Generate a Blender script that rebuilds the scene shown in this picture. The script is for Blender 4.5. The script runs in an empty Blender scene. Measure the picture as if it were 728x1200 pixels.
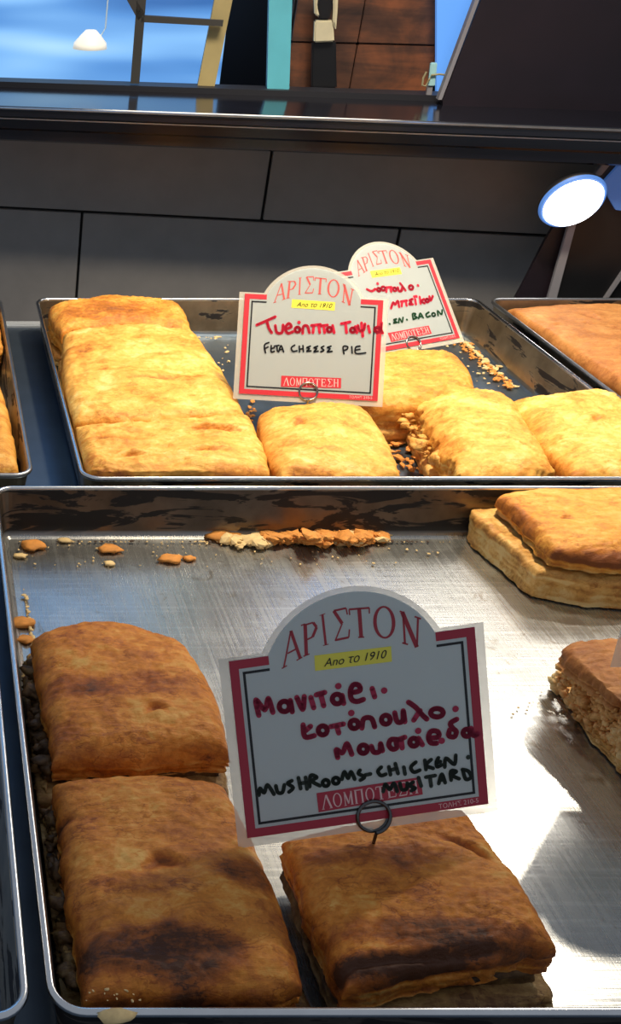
import bpy, bmesh, math, random
import numpy as np
from mathutils import Vector, Matrix, noise

S = bpy.context.scene
COL = S.collection
R = math.radians

# ---------------------------------------------------------------- camera
F_PX, CX, CY, CAMZ = 1300.0, -88.0, 600.0, 0.42      # landscape shot cropped to its right part: principal point left of the frame
PITCH = math.atan(748 / F_PX)
cam_d = bpy.data.cameras.new('camera')
cam = bpy.data.objects.new('camera', cam_d); COL.objects.link(cam)
cam_d.sensor_fit = 'VERTICAL'; cam_d.sensor_height = 24.0
cam_d.lens = 24.0 * F_PX / 1200
cam_d.shift_x = (364 - CX) / 1200.0
cam_d.clip_start = 0.01
cam.location = (0, 0, CAMZ); cam.rotation_euler = (math.pi / 2 - PITCH, 0, 0)
S.camera = cam

# ---------------------------------------------------------------- world, lamps, exposure
S.view_settings.view_transform = 'Standard'; S.view_settings.look = 'None'
S.view_settings.exposure = 0.0; S.view_settings.gamma = 1.0
W = bpy.data.worlds.new('world'); S.world = W; W.use_nodes = True
wb = W.node_tree.nodes['Background']
wb.inputs[0].default_value = (0.50, 0.56, 0.66, 1); wb.inputs[1].default_value = 0.47

def lamp(name, kind, loc, target, power, color, **kw):
    d = bpy.data.lights.new(name, kind); d.energy = power; d.color = color
    for k, v in kw.items(): setattr(d, k, v)
    o = bpy.data.objects.new(name, d); COL.objects.link(o); o.location = loc
    o.rotation_euler = (Vector(target) - Vector(loc)).to_track_quat('-Z', 'Y').to_euler()
    return o
lamp('case_spotlight', 'SPOT', (0.77, 0.97, 0.70), (0.36, 0.52, 0), 9, (1, 0.90, 0.74), shadow_soft_size=0.012, spot_size=R(75), spot_blend=0.6)
lamp('case_spotlight', 'SPOT', (0.36, 0.84, 0.70), (0.36, 0.93, 0), 26, (1, 0.84, 0.60), shadow_soft_size=0.03, spot_size=R(92), spot_blend=0.9)

lamp('case_light_panel', 'AREA', (0.80, 1.22, 0.62), (0.34, 0.45, 0), 1.5, (1, 0.93, 0.82), shape='RECTANGLE', size=0.55, size_y=0.18)
lamp('wall_fill_light', 'AREA', (0.30, 0.70, 1.05), (0.42, 1.40, 0.20), 2.2, (1, 0.90, 0.78), shape='RECTANGLE', size=0.5, size_y=0.2, spread=R(80))  # added fill without a real lamp, brightens the tiles and window posts

# ---------------------------------------------------------------- geometry helpers
_F = Vector((0, math.cos(PITCH), -math.sin(PITCH))); _U = Vector((0, math.sin(PITCH), math.cos(PITCH)))
_C = Vector((0, 0, CAMZ))
def ray(px, py): return Vector(((px - CX) / F_PX, 0, 0)) - _U * ((py - CY) / F_PX) + _F
def at(px, py, z):                       # point of the measured photograph on the level z
    d = ray(px, py); return _C + d * ((z - CAMZ) / d.z)
WO = Vector((0.09, 1.37, 0)); WD = Vector((math.cos(R(11.3)), -math.sin(R(11.3)), 0)); WN = Vector((-WD.y, WD.x, 0))  # wall axis, normal away from camera
def on_wall(px, py, back=0.0):           # (distance along wall, height)
    d = ray(px, py); o = WO + WN * back
    t = (o - _C).dot(WN) / d.dot(WN); p = _C + d * t
    return (p - WO).dot(WD), p.z
def wp(s, z, back=0.0): return WO + WD * s + WN * back + Vector((0, 0, z))

def link(name, me, mat=None, parent=None, smooth=False):
    o = bpy.data.objects.new(name, me); COL.objects.link(o)
    if mat is not None and len(me.materials) == 0:
        for m in (mat if isinstance(mat, (list, tuple)) else [mat]): me.materials.append(m)
    if parent is not None: o.parent = parent
    if smooth: me.polygons.foreach_set('use_smooth', [True] * len(me.polygons))
    return o
def mesh(name, v, f, mat=None, parent=None, smooth=False, fm=None):
    me = bpy.data.meshes.new(name); me.from_pydata([tuple(p) for p in v], [], f)
    o = link(name, me, mat, parent, smooth)
    if fm is not None: me.polygons.foreach_set('material_index', fm)
    me.update(); return o
def tag(o, label=None, cat=None, group=None, kind=None):
    for k, v in (('label', label), ('category', cat), ('group', group), ('kind', kind)):
        if v: o[k] = v
    return o
def empty(name, loc=(0, 0, 0)):
    o = bpy.data.objects.new(name, None); COL.objects.link(o); o.location = loc; o.empty_display_size = 0.02
    return o
def unparented(o, parent):               # parent while the vertices stay in world coordinates
    o.parent = parent; o.matrix_parent_inverse = Matrix.Translation(parent.location).inverted(); return o

def prism(name, poly, direction, mat, parent=None, bevel=0.0):   # polygon of 3-D points swept along direction
    bm = bmesh.new(); vs = [bm.verts.new(p) for p in poly]; f = bm.faces.new(vs)
    g = bmesh.ops.extrude_face_region(bm, geom=[f]); nv = [e for e in g['geom'] if isinstance(e, bmesh.types.BMVert)]
    bmesh.ops.translate(bm, verts=nv, vec=direction)
    if bevel: bmesh.ops.bevel(bm, geom=bm.edges[:], offset=bevel, segments=2, affect='EDGES', clamp_overlap=True)
    bmesh.ops.recalc_face_normals(bm, faces=bm.faces)
    me = bpy.data.meshes.new(name); bm.to_mesh(me); bm.free()
    return link(name, me, mat, parent)
def wall_poly(name, pxs, front, thick, mat, parent=None, bevel=0.0):   # slab hanging on the wall plane moved by «front» (negative = towards the room)
    pts = [wp(*on_wall(x, y, front), front) for x, y in pxs]
    return prism(name, pts, WN * thick, mat, parent, bevel)
def wall_box(name, s0, s1, z0, z1, front, thick, mat, parent=None, bevel=0.0):
    return prism(name, [wp(s0, z0, front), wp(s1, z0, front), wp(s1, z1, front), wp(s0, z1, front)], WN * thick, mat, parent, bevel)

def tube(pts, r, n=8, closed=False):
    v, f = [], []; m = len(pts)
    for i, p in enumerate(pts):
        a = pts[(i - 1) % m] if closed or i else p; b = pts[(i + 1) % m] if closed or i < m - 1 else p
        t = (Vector(b) - Vector(a)).normalized(); x = t.orthogonal().normalized() if abs(t.z) > .9 else t.cross(Vector((0, 0, 1))).normalized(); y = t.cross(x)
        for k in range(n):
            an = 2 * math.pi * k / n; v.append(Vector(p) + (x * math.cos(an) + y * math.sin(an)) * r)
    for i in range(m if closed else m - 1):
        for k in range(n):
            a, b = i * n + k, i * n + (k + 1) % n; c, d = ((i + 1) % m) * n + (k + 1) % n, ((i + 1) % m) * n + k
            f.append((a, b, c, d))
    if not closed: f += [tuple(range(n))[::-1], tuple(range((m - 1) * n, m * n))]
    return v, f

# ---------------------------------------------------------------- materials
def new_mat(name):
    m = bpy.data.materials.new(name); m.use_nodes = True
    return m, m.node_tree, m.node_tree.nodes['Principled BSDF']
def simple(name, col, rough=0.5, metal=0.0, noise_amt=0.0, scale=60, bump=0.0, coat=0.0):
    m, nt, b = new_mat(name)
    b.inputs['Base Color'].default_value = (*col, 1); b.inputs['Roughness'].default_value = rough; b.inputs['Metallic'].default_value = metal
    b.inputs['Coat Weight'].default_value = coat
    if noise_amt or bump:
        tc = nt.nodes.new('ShaderNodeTexCoord'); n = nt.nodes.new('ShaderNodeTexNoise'); n.inputs['Scale'].default_value = scale; n.inputs['Detail'].default_value = 5
        nt.links.new(tc.outputs['Object'], n.inputs['Vector'])
        if noise_amt:
            mx = nt.nodes.new('ShaderNodeMix'); mx.data_type = 'RGBA'; mx.inputs[6].default_value = (*[c * (1 - noise_amt) for c in col], 1); mx.inputs[7].default_value = (*[min(1, c * (1 + noise_amt)) for c in col], 1)
            nt.links.new(n.outputs[0], mx.inputs[0]); nt.links.new(mx.outputs[2], b.inputs['Base Color'])
        if bump:
            bp = nt.nodes.new('ShaderNodeBump'); bp.inputs['Strength'].default_value = bump; bp.inputs['Distance'].default_value = 0.001
            nt.links.new(n.outputs[0], bp.inputs['Height']); nt.links.new(bp.outputs[0], b.inputs['Normal'])
    return m
def emit(name, col, strength):
    m, nt, b = new_mat(name); b.inputs['Base Color'].default_value = (*col, 1)
    b.inputs['Emission Color'].default_value = (*col, 1); b.inputs['Emission Strength'].default_value = strength; return m

class G:                                  # tiny node helper
    def __init__(s, nt): s.nt = nt; s.tc = nt.nodes.new('ShaderNodeTexCoord').outputs['Object']
    def map(s, scale=(1, 1, 1), rot=(0, 0, 0), loc=(0, 0, 0)):
        n = s.nt.nodes.new('ShaderNodeMapping'); n.inputs['Scale'].default_value = scale; n.inputs['Rotation'].default_value = rot; n.inputs['Location'].default_value = loc
        s.nt.links.new(s.tc, n.inputs[0]); return n.outputs[0]
    def noise(s, vec, scale, detail=4, rough=0.55, dist=0.0):
        n = s.nt.nodes.new('ShaderNodeTexNoise'); n.inputs['Scale'].default_value = scale; n.inputs['Detail'].default_value = detail
        n.inputs['Roughness'].default_value = rough; n.inputs['Distortion'].default_value = dist; s.nt.links.new(vec, n.inputs['Vector']); return n.outputs[0]
    def ramp(s, fac, stops, interp='LINEAR'):
        n = s.nt.nodes.new('ShaderNodeValToRGB'); n.color_ramp.interpolation = interp; el = n.color_ramp.elements
        while len(el) < len(stops): el.new(0.5)
        for e, (p, c) in zip(el, stops): e.position = p; e.color = (*c, 1) if isinstance(c, tuple) else (c, c, c, 1)
        s.nt.links.new(fac, n.inputs[0]); return n.outputs[0]
    def mix(s, fac, a, b, mode='MIX'):
        n = s.nt.nodes.new('ShaderNodeMix'); n.data_type = 'RGBA'; n.blend_type = mode
        for sock, v in ((n.inputs[0], fac), (n.inputs[6], a), (n.inputs[7], b)):
            if isinstance(v, (int, float)): sock.default_value = v if sock.type == 'VALUE' else (v, v, v, 1)
            elif isinstance(v, tuple): sock.default_value = (*v, 1)
            else: s.nt.links.new(v, sock)
        return n.outputs[2]
    def math(s, op, a, b=0.0, c=None):
        n = s.nt.nodes.new('ShaderNodeMath'); n.operation = op
        for i, v in enumerate((a, b) if c is None else (a, b, c)):
            if isinstance(v, (int, float)): n.inputs[i].default_value = v
            else: s.nt.links.new(v, n.inputs[i])
        return n.outputs[0]
    def bump(s, h, strength, dist=0.001, normal=None):
        n = s.nt.nodes.new('ShaderNodeBump'); n.inputs['Strength'].default_value = strength; n.inputs['Distance'].default_value = dist
        s.nt.links.new(h, n.inputs['Height'])
        if normal is not None: s.nt.links.new(normal, n.inputs['Normal'])
        return n.outputs[0]
    def sep(s):
        n = s.nt.nodes.new('ShaderNodeSeparateXYZ'); s.nt.links.new(s.tc, n.inputs[0]); return n.outputs
    def attr(s, name):
        n = s.nt.nodes.new('ShaderNodeAttribute'); n.attribute_name = name; return n.outputs['Fac']

def pastry(name, light, mid, dark, burnt, contrast=1.0, streak_rot=0.3):
    m, nt, b = new_mat(name); g = G(nt)
    base = g.noise(g.tc, 24, 5, 0.62, 0.8)
    flake = g.noise(g.map((34, 120, 60), (0, 0, streak_rot)), 1.0, 6, 0.66, 1.8)       # long thin flakes of laminated dough
    mott = g.noise(g.tc, 105, 5, 0.68, 1.0)
    fine = g.noise(g.tc, 420, 4, 0.65, 0.8)
    wob = nt.nodes.new('ShaderNodeVectorMath'); wob.operation = 'ADD'
    nv = nt.nodes.new('ShaderNodeTexNoise'); nv.inputs['Scale'].default_value = 1.4; nv.inputs['Detail'].default_value = 4
    mp = g.map((62, 150, 80), (0, 0, streak_rot + 0.12)); nt.links.new(mp, nv.inputs['Vector'])
    sc_ = nt.nodes.new('ShaderNodeVectorMath'); sc_.operation = 'SCALE'; sc_.inputs['Scale'].default_value = 2.6; nt.links.new(nv.outputs['Color'], sc_.inputs[0])
    nt.links.new(mp, wob.inputs[0]); nt.links.new(sc_.outputs[0], wob.inputs[1])
    ve = nt.nodes.new('ShaderNodeTexVoronoi'); ve.feature = 'DISTANCE_TO_EDGE'; ve.inputs['Scale'].default_value = 1.0; nt.links.new(wob.outputs[0], ve.inputs['Vector'])
    vc = nt.nodes.new('ShaderNodeTexVoronoi'); vc.feature = 'F1'; vc.inputs['Scale'].default_value = 1.0; nt.links.new(wob.outputs[0], vc.inputs['Vector'])
    plate = nt.nodes.new('ShaderNodeSeparateXYZ'); nt.links.new(vc.outputs['Color'], plate.inputs[0])
    crack = g.math('MULTIPLY', g.ramp(ve.outputs[0], [(0.0, 1.0), (0.07, 0.0)]), g.ramp(g.noise(g.tc, 60, 3), [(0.48, 0.0), (0.60, 1.0)]))
    sc = g.attr('scorch')
    f = g.math('ADD', g.math('MULTIPLY', base, 0.50), g.math('MULTIPLY', flake, 0.32))
    f = g.math('ADD', f, g.math('MULTIPLY', mott, 0.30))
    f = g.math('ADD', f, g.math('MULTIPLY', fine, 0.14))
    f = g.math('ADD', f, g.math('MULTIPLY', plate.outputs[0], 0.05))
    f = g.math('ADD', f, g.math('MULTIPLY', crack, 0.10))
    f = g.math('ADD', f, g.math('MULTIPLY', sc, 0.34))
    c0 = 0.665; w = 0.155 * contrast
    col = g.ramp(f, [(c0 - w, light), (c0 - 0.02, mid), (c0 + w * 0.8, dark), (min(0.99, c0 + w * 1.9), burnt)])
    nt.links.new(col, b.inputs['Base Color'])
    b.inputs['Roughness'].default_value = 0.5; b.inputs['Specular IOR Level'].default_value = 0.35
    b.inputs['Subsurface Weight'].default_value = 0.05; b.inputs['Subsurface Scale'].default_value = 0.003
    bn = g.bump(plate.outputs[0], 0.45, 0.0009)
    bn = g.bump(ve.outputs[0], 0.25, 0.0006, bn)
    bn = g.bump(g.noise(g.map((60, 260, 160), (0, 0, streak_rot + 0.1)), 1.0, 5, 0.65, 2.0), 0.5, 0.0012, bn)
    bn = g.bump(g.noise(g.tc, 380, 5, 0.7, 0.6), 0.55, 0.0008, bn)
    nt.links.new(bn, b.inputs['Normal'])
    return m
M_GOLD = pastry('golden pastry', (0.95, 0.70, 0.27), (0.88, 0.49, 0.10), (0.66, 0.26, 0.035), (0.28, 0.08, 0.015))
M_GOLD2 = pastry('golden pastry browner', (0.90, 0.56, 0.17), (0.80, 0.38, 0.06), (0.56, 0.19, 0.025), (0.24, 0.07, 0.015), streak_rot=-0.2)
M_ORANGE = pastry('orange brown pastry', (0.72, 0.36, 0.12), (0.58, 0.24, 0.065), (0.40, 0.14, 0.035), (0.20, 0.06, 0.015), 1.1, 0.1)
M_BROWN = pastry('well baked pastry', (0.95, 0.52, 0.13), (0.82, 0.29, 0.04), (0.46, 0.125, 0.02), (0.09, 0.03, 0.012), 1.0, 0.15)
M_UNDER = pastry('pale bottom dough', (0.74, 0.52, 0.24), (0.46, 0.27, 0.09), (0.20, 0.09, 0.03), (0.04, 0.02, 0.012), 0.8)
M_UNDERG = pastry('golden bottom dough', (0.92, 0.66, 0.28), (0.80, 0.46, 0.13), (0.50, 0.22, 0.05), (0.20, 0.08, 0.02), 0.9)
M_FILLD = pastry('dark mushroom filling', (0.36, 0.24, 0.10), (0.18, 0.10, 0.04), (0.06, 0.035, 0.02), (0.02, 0.013, 0.01), 0.9)
M_FILLC = pastry('cheese filling', (0.90, 0.60, 0.20), (0.82, 0.44, 0.10), (0.52, 0.20, 0.035), (0.20, 0.07, 0.02), 0.7)
M_CAKE = pastry('crumbly pie inside', (0.98, 0.74, 0.36), (0.90, 0.52, 0.19), (0.60, 0.28, 0.07), (0.30, 0.11, 0.03), 0.8)
M_CRUMB = simple('pale crumbs', (0.80, 0.55, 0.26), 0.8, 0, 0.35, 300)
M_CRUMB2 = simple('toasted crumbs', (0.66, 0.27, 0.055), 0.8, 0, 0.5, 260, 0.5)
M_CRUMBD = simple('burnt crumbs', (0.05, 0.025, 0.015), 0.7, 0, 0.5, 400)

def steel(name, floor_col, wall_col, burn_amt, floor_rough, wall_rough=0.34, metal=0.9, scratch=0.35, grease=0.5):
    m, nt, b = new_mat(name); g = G(nt); x, y, z = g.sep()
    wall = g.ramp(z, [(0.0035, 0.0), (0.008, 1.0)])
    sc1 = g.noise(g.map((9, 420, 30), (0, 0, 0.35)), 1.0, 3, 0.7, 0.15)
    sc2 = g.noise(g.map((500, 7, 30), (0, 0, 0.12)), 1.0, 3, 0.7, 0.2)
    blot = g.noise(g.tc, 9, 5, 0.6, 0.4)
    fc = g.mix(g.ramp(blot, [(0.40, 0.0), (0.72, 1.0)]), floor_col, tuple(c * (1 - 0.35 * grease) for c in floor_col))
    fc = g.mix(g.math('MULTIPLY', g.ramp(sc1, [(0.52, 0.0), (0.74, 1.0)]), scratch), fc, tuple(min(1, c * 1.35) for c in floor_col))
    grs = g.noise(g.tc, 55, 6, 0.65, 0.8)
    fc = g.mix(g.math('MULTIPLY', g.ramp(grs, [(0.60, 0.0), (0.70, 1.0)]), grease * 0.6), fc, (0.22, 0.16, 0.09))
    wn = g.noise(g.map((16, 16, 70)), 1.0, 5, 0.6, 1.0)
    wcol = g.mix(g.ramp(g.noise(g.tc, 40, 4), [(0.35, 0.0), (0.65, 1.0)]), wall_col, tuple(c * 0.6 for c in wall_col))
    burn = g.ramp(wn, [(0.60 - burn_amt * 0.12, 0.0), (0.63 - burn_amt * 0.12, 1.0)])
    wcol = g.mix(burn, wcol, (0.010, 0.007, 0.006))
    nt.links.new(g.mix(wall, fc, wcol), b.inputs['Base Color'])
    rr = g.math('ADD', g.math('MULTIPLY', sc2, 0.22), floor_rough - 0.10)
    rr2 = g.math('ADD', g.math('MULTIPLY', burn, 0.25), wall_rough)
    n = nt.nodes.new('ShaderNodeMix'); nt.links.new(wall, n.inputs[0]); nt.links.new(rr, n.inputs[2]); nt.links.new(rr2, n.inputs[3])
    nt.links.new(n.outputs[0], b.inputs['Roughness'])
    mm = g.math('SUBTRACT', metal, g.math('MULTIPLY', g.math('MULTIPLY', burn, wall), 0.8)); nt.links.new(mm, b.inputs['Metallic'])
    sc3 = g.noise(g.map((30, 300, 30), (0, 0, -0.9)), 1.0, 3, 0.7, 0.3)
    nt.links.new(g.bump(g.math('ADD', g.math('ADD', sc1, sc2), sc3), 0.16, 0.0004), b.inputs['Normal'])
    return m
M_STEEL = steel('brushed steel tray', (0.56, 0.56, 0.54), (0.22, 0.17, 0.13), 0.9, 0.25, scratch=0.6, grease=1.1)
M_DSTEEL = steel('dark steel tray', (0.20, 0.27, 0.36), (0.44, 0.36, 0.25), 0.35, 0.34)
M_RIM = simple('bright rim steel', (0.80, 0.80, 0.80), 0.22, 1.0, 0.15, 80)
M_DRIM = simple('dull rim steel', (0.42, 0.42, 0.42), 0.32, 0.95, 0.3, 80)
M_SHELF = simple('grey blue shelf steel', (0.11, 0.145, 0.19), 0.34, 0.8, 0.25, 30)
M_LIP = simple('pale shelf edge', (0.62, 0.66, 0.70), 0.35, 0.5)
M_TILE = simple('dark grey tile', (0.165, 0.155, 0.145), 0.42, 0.0, 0.18, 35, 0.06)
M_GROUT = simple('black joint', (0.006, 0.006, 0.006), 0.9)
M_BLACK = simple('glossy black sill', (0.006, 0.006, 0.010), 0.14, 0.0, 0.3, 20, 0.02, 0.0)
M_BLACK.node_tree.nodes['Principled BSDF'].inputs['Specular IOR Level'].default_value = 0.75
M_BLACKM = simple('matt black frame', (0.012, 0.012, 0.016), 0.5)
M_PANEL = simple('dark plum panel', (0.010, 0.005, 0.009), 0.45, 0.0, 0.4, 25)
M_PANELB = simple('black panel', (0.004, 0.004, 0.005), 0.4)
M_GREY = simple('grey streak and latch foot', (0.26, 0.25, 0.27), 0.5, 0.2)

# ---------------------------------------------------------------- setting: shelf, wall, sill, window
shelf = empty('display_shelf', (0.5, 0.7, 0)); tag(shelf, 'grey blue steel display shelf carrying all the pie trays', 'shelf')
def slab(name, x0, x1, y0, y1, z0, z1, mat, parent, bevel=0.0):
    return prism(name, [Vector((x0, y0, z0)), Vector((x1, y0, z0)), Vector((x1, y1, z0)), Vector((x0, y1, z0))], Vector((0, 0, z1 - z0)), mat, parent, bevel)
for o in (slab('shelf_board', -0.35, 1.45, 0.12, 1.125, -0.018, 0.0, M_SHELF, None), slab('shelf_edge', -0.35, 1.45, 1.1255, 1.137, -0.020, 0.003, M_LIP, None, 0.001)):
    unparented(o, shelf)

wall = wall_box('wall_back', -0.9, 1.6, -0.55, 0.20, 0.006, 0.06, M_GROUT); tag(wall, kind='structure')
s95 = on_wall(93, 296)[0]; s313 = on_wall(313, 216)[0]; s466 = on_wall(466, 284)[0]
zj = on_wall(93, 248)[1]; TW = s466 - s95; TH = 0.19; JT = 0.0016
tile0 = {}
def tiles(z0, z1, sfirst):
    k = math.floor((-0.9 - sfirst) / TW)
    while sfirst + k * TW < 1.6:
        a, b_ = max(-0.9, sfirst + k * TW), min(1.6, sfirst + (k + 1) * TW)
        if b_ - a > 0.02: wall_box('tile', a + JT, b_ - JT, z0 + JT, z1 - JT, 0.0, 0.006, M_TILE, wall, 0.0006)
        k += 1
tiles(zj, 0.198, s313); tiles(zj - TH, zj, s95); tiles(zj - 2 * TH, zj - TH, s313)

zs = on_wall(2, 101)[1]                                  # height of the sill
SILLZ = zs
sill = empty('window_sill', wp(0.3, SILLZ - 0.05)); tag(sill, kind='structure')
def sill_piece(name, prof, mat):                         # profile of (depth towards the room, z), swept along the wall
    pts = [wp(-0.9, z, -d) for d, z in prof]
    return unparented(prism(name, pts, WD * 2.5, mat, None), sill)
sill_piece('sill_board', [(-0.06, SILLZ), (0.125, SILLZ), (0.128, SILLZ - 0.004), (0.128, SILLZ - 0.010), (0.118, SILLZ - 0.012), (0.118, SILLZ - 0.024),
                          (0.112, SILLZ - 0.027), (0.112, SILLZ - 0.037), (0.104, SILLZ - 0.040), (-0.06, SILLZ - 0.040)], M_BLACK)
sill_piece('sill_bead', [(0.1282, SILLZ - 0.0005), (0.1305, SILLZ - 0.001), (0.1305, SILLZ - 0.0022), (0.1282, SILLZ - 0.0024)], M_DRIM)
sill_piece('sill_bead', [(0.1182, SILLZ - 0.0125), (0.1205, SILLZ - 0.013), (0.1205, SILLZ - 0.0142), (0.1182, SILLZ - 0.0144)], M_DRIM)

# window in the wall above the sill: frame, bars, glowing view behind it
win = empty('window_1', wp(0.3, SILLZ)); tag(win, kind='structure')
def inwin(o): return unparented(o, win)
TOPZ = 0.95
inwin(wall_box('window_frame', -0.9, 1.6, SILLZ, SILLZ + 0.006, -0.006, 0.03, M_BLACKM))
inwin(wall_box('window_frame', -0.9, 1.6, TOPZ, TOPZ + 0.05, -0.006, 0.03, M_BLACKM))
def wx(px, py=60): return on_wall(px, py)[0]
mk = lambda n, pts, f, t, m, b=0.0: inwin(wall_poly(n, pts, f, t, m, None, b))
def up(p0, p1, w0, w1, name, f, t, m):                   # bar running from p0 (low) through p1 and on to the window head
    a, b_ = on_wall(*p0, f), on_wall(*p1, f); k = (TOPZ - a[1]) / (b_[1] - a[1])
    top = a[0] + (b_[0] - a[0]) * k
    pts = [wp(a[0] - w0 / 2, a[1], f), wp(a[0] + w0 / 2, a[1], f), wp(top + w1 / 2, TOPZ, f), wp(top - w1 / 2, TOPZ, f)]
    return inwin(prism(name, pts, WN * t, m, None))
M_MUNT = simple('dark bronze glazing bar', (0.045, 0.042, 0.035), 0.5)
M_POST = simple('yellow ochre wooden post', (0.42, 0.33, 0.14), 0.5, 0, 0.25, 30)
M_TEAL = simple('turquoise painted post', (0.11, 0.46, 0.55), 0.5, 0, 0.15, 30)
up((158, 98), (164, 22), 0.010, 0.010, 'glazing_bar', -0.004, 0.008, M_MUNT)
mk('glazing_bar', [(166, 18), (262, 24), (261, 31), (165, 26)], -0.004, 0.008, M_MUNT)
mk('glazing_bar', [(142, -12), (152, -12), (170, 16), (162, 24)], -0.004, 0.008, M_MUNT)

# glowing panel standing in for blue daylight outside, light bands painted in
M_BLUE, nt, b = new_mat('blue glowing panel'); g = G(nt)
band = g.noise(g.map((2.0, 2.0, 16), (0, 0, 0), (0, 0, 0.31)), 1.0, 2, 0.4, 0.2)
cl = g.ramp(band, [(0.36, (0.03, 0.12, 0.36)), (0.47, (0.09, 0.26, 0.60)), (0.56, (0.20, 0.44, 0.80)), (0.68, (0.42, 0.68, 0.92))])
nt.links.new(cl, b.inputs['Emission Color']); b.inputs['Emission Strength'].default_value = 1.2; b.inputs['Base Color'].default_value = (0.02, 0.05, 0.1, 1)
def box_at(name, px0, px1, f, t, m, z1=1.0, z0=None):
    s0, s1 = on_wall(px0, 60, f)[0], on_wall(px1, 60, f)[0]
    return inwin(wall_box(name, s0, s1, SILLZ - 0.03 if z0 is None else z0, z1, f, t, m))
box_at('daylight_panel', -500, 262, 0.10, 0.02, M_BLUE)
box_at('dark_recess', 262, 600, 0.42, 0.02, M_PANELB, z0=-0.4)
M_BLUE2 = emit('deep blue glowing panel', (0.09, 0.26, 0.66), 0.9)
mk('daylight_panel', [(513, 130), (513, -400), (760, -400), (560, 0), (512, 130)][1:], 0.035, 0.01, M_BLUE2)  # glowing stand-in for the blue light in the right slice
up((241, 104), (262, 0), 0.019, 0.021, 'window_post', 0.010, 0.02, M_POST)
up((326, 108), (329, 0), 0.024, 0.026, 'window_post', 0.004, 0.02, M_TEAL)
# framed rust brown board to the right of the turquoise post, seen through the window
M_RUST, nt, b = new_mat('rust brown board'); g = G(nt)
r1 = g.noise(g.tc, 14, 5, 0.6, 0.6); r2 = g.noise(g.map((5, 5, 40)), 1.0, 5, 0.65, 1.0)
rc = g.ramp(g.math('ADD', g.math('MULTIPLY', r1, 0.6), g.math('MULTIPLY', r2, 0.4)), [(0.38, (0.025, 0.010, 0.006)), (0.5, (0.085, 0.032, 0.015)), (0.64, (0.24, 0.075, 0.025))])
nt.links.new(rc, b.inputs['Base Color']); b.inputs['Roughness'].default_value = 0.6
nt.links.new(rc, b.inputs['Emission Color']); b.inputs['Emission Strength'].default_value = 0.0
board = empty('wooden_board', wp(*on_wall(430, 60, 0.06), 0.06)); tag(board, 'rust brown wooden board seen through the window behind the turquoise post', 'board')
zr = lambda px, py: on_wall(px, py, 0.05)
bx = [340, 418, 513]
cut = [on_wall(430, y, 0.05)[1] for y in (112, 52)] + [0.40, 0.52, 0.64]
random.seed(5)
for i in range(2):
    s0, s1 = zr(bx[i], 60)[0], zr(bx[i + 1], 60)[0]
    for j in range(4):
        o = wall_box('panel', s0 + 0.0006, s1 - 0.0006, cut[j] + 0.0006, cut[j + 1] - 0.0006, 0.05 + random.uniform(0, 0.003), 0.012, M_RUST, None, 0.001)
        unparented(o, board)
unparented(wall_box('backing', zr(338, 60)[0], zr(514, 60)[0], SILLZ - 0.02, 0.60, 0.065, 0.01, M_PANELB), board)
M_BRASS = simple('brass edging', (0.45, 0.28, 0.10), 0.4, 0.6)
unparented(wall_box('edging', zr(512, 60)[0], zr(514, 60)[0], cut[0], 0.6, 0.044, 0.01, M_BRASS), board)

# little things hanging / standing behind the window
def blob(name, ctr, rad, mat, seed=0, amp=0.0, sub=2, lump=2.0):
    bm = bmesh.new(); bmesh.ops.create_icosphere(bm, subdivisions=sub, radius=1)
    for v in bm.verts:
        n = noise.noise(v.co * lump + Vector((seed, 0, 0))); v.co = v.co * (1 + amp * n); v.co = Vector((v.co.x * rad[0], v.co.y * rad[1], v.co.z * rad[2])) + Vector(ctr)
    me = bpy.data.meshes.new(name); bm.to_mesh(me); bm.free(); return link(name, me, mat, None, True)
def lathe(name, ctr, prof, mat, n=24):
    v, f = [], []
    for r, z in prof:
        for k in range(n): v.append(Vector(ctr) + Vector((r * math.cos(2 * math.pi * k / n), r * math.sin(2 * math.pi * k / n), z)))
    for i in range(len(prof) - 1):
        for k in range(n): f.append((i * n + k, i * n + (k + 1) % n, (i + 1) * n + (k + 1) % n, (i + 1) * n + k))
    return mesh(name, v, f, mat, None, True)
pc = wp(*on_wall(106, 46, 0.04), 0.04)
pend = empty('pendant_lamp', pc); tag(pend, 'small white pendant lamp on a pale cord before the blue window panel', 'lamp')
unparented(lathe('lamp_shade', pc, [(0.0001, 0.010), (0.006, 0.010), (0.012, 0.004), (0.019, -0.004), (0.020, -0.010), (0.017, -0.0105), (0.0001, -0.008)], emit('lit cream lampshade', (0.86, 0.80, 0.66), 0.55)), pend)
v, f = tube([pc + Vector((0.012, 0, 0.004)), pc + Vector((0.0165, 0, 0.012)), pc + Vector((0.017, 0, 0.10)), pc + Vector((0.017, 0, 0.30))], 0.0009, 6)
unparented(mesh('cord', v, f, simple('pale cord', (0.6, 0.75, 0.85), 0.5)), pend)
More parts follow.
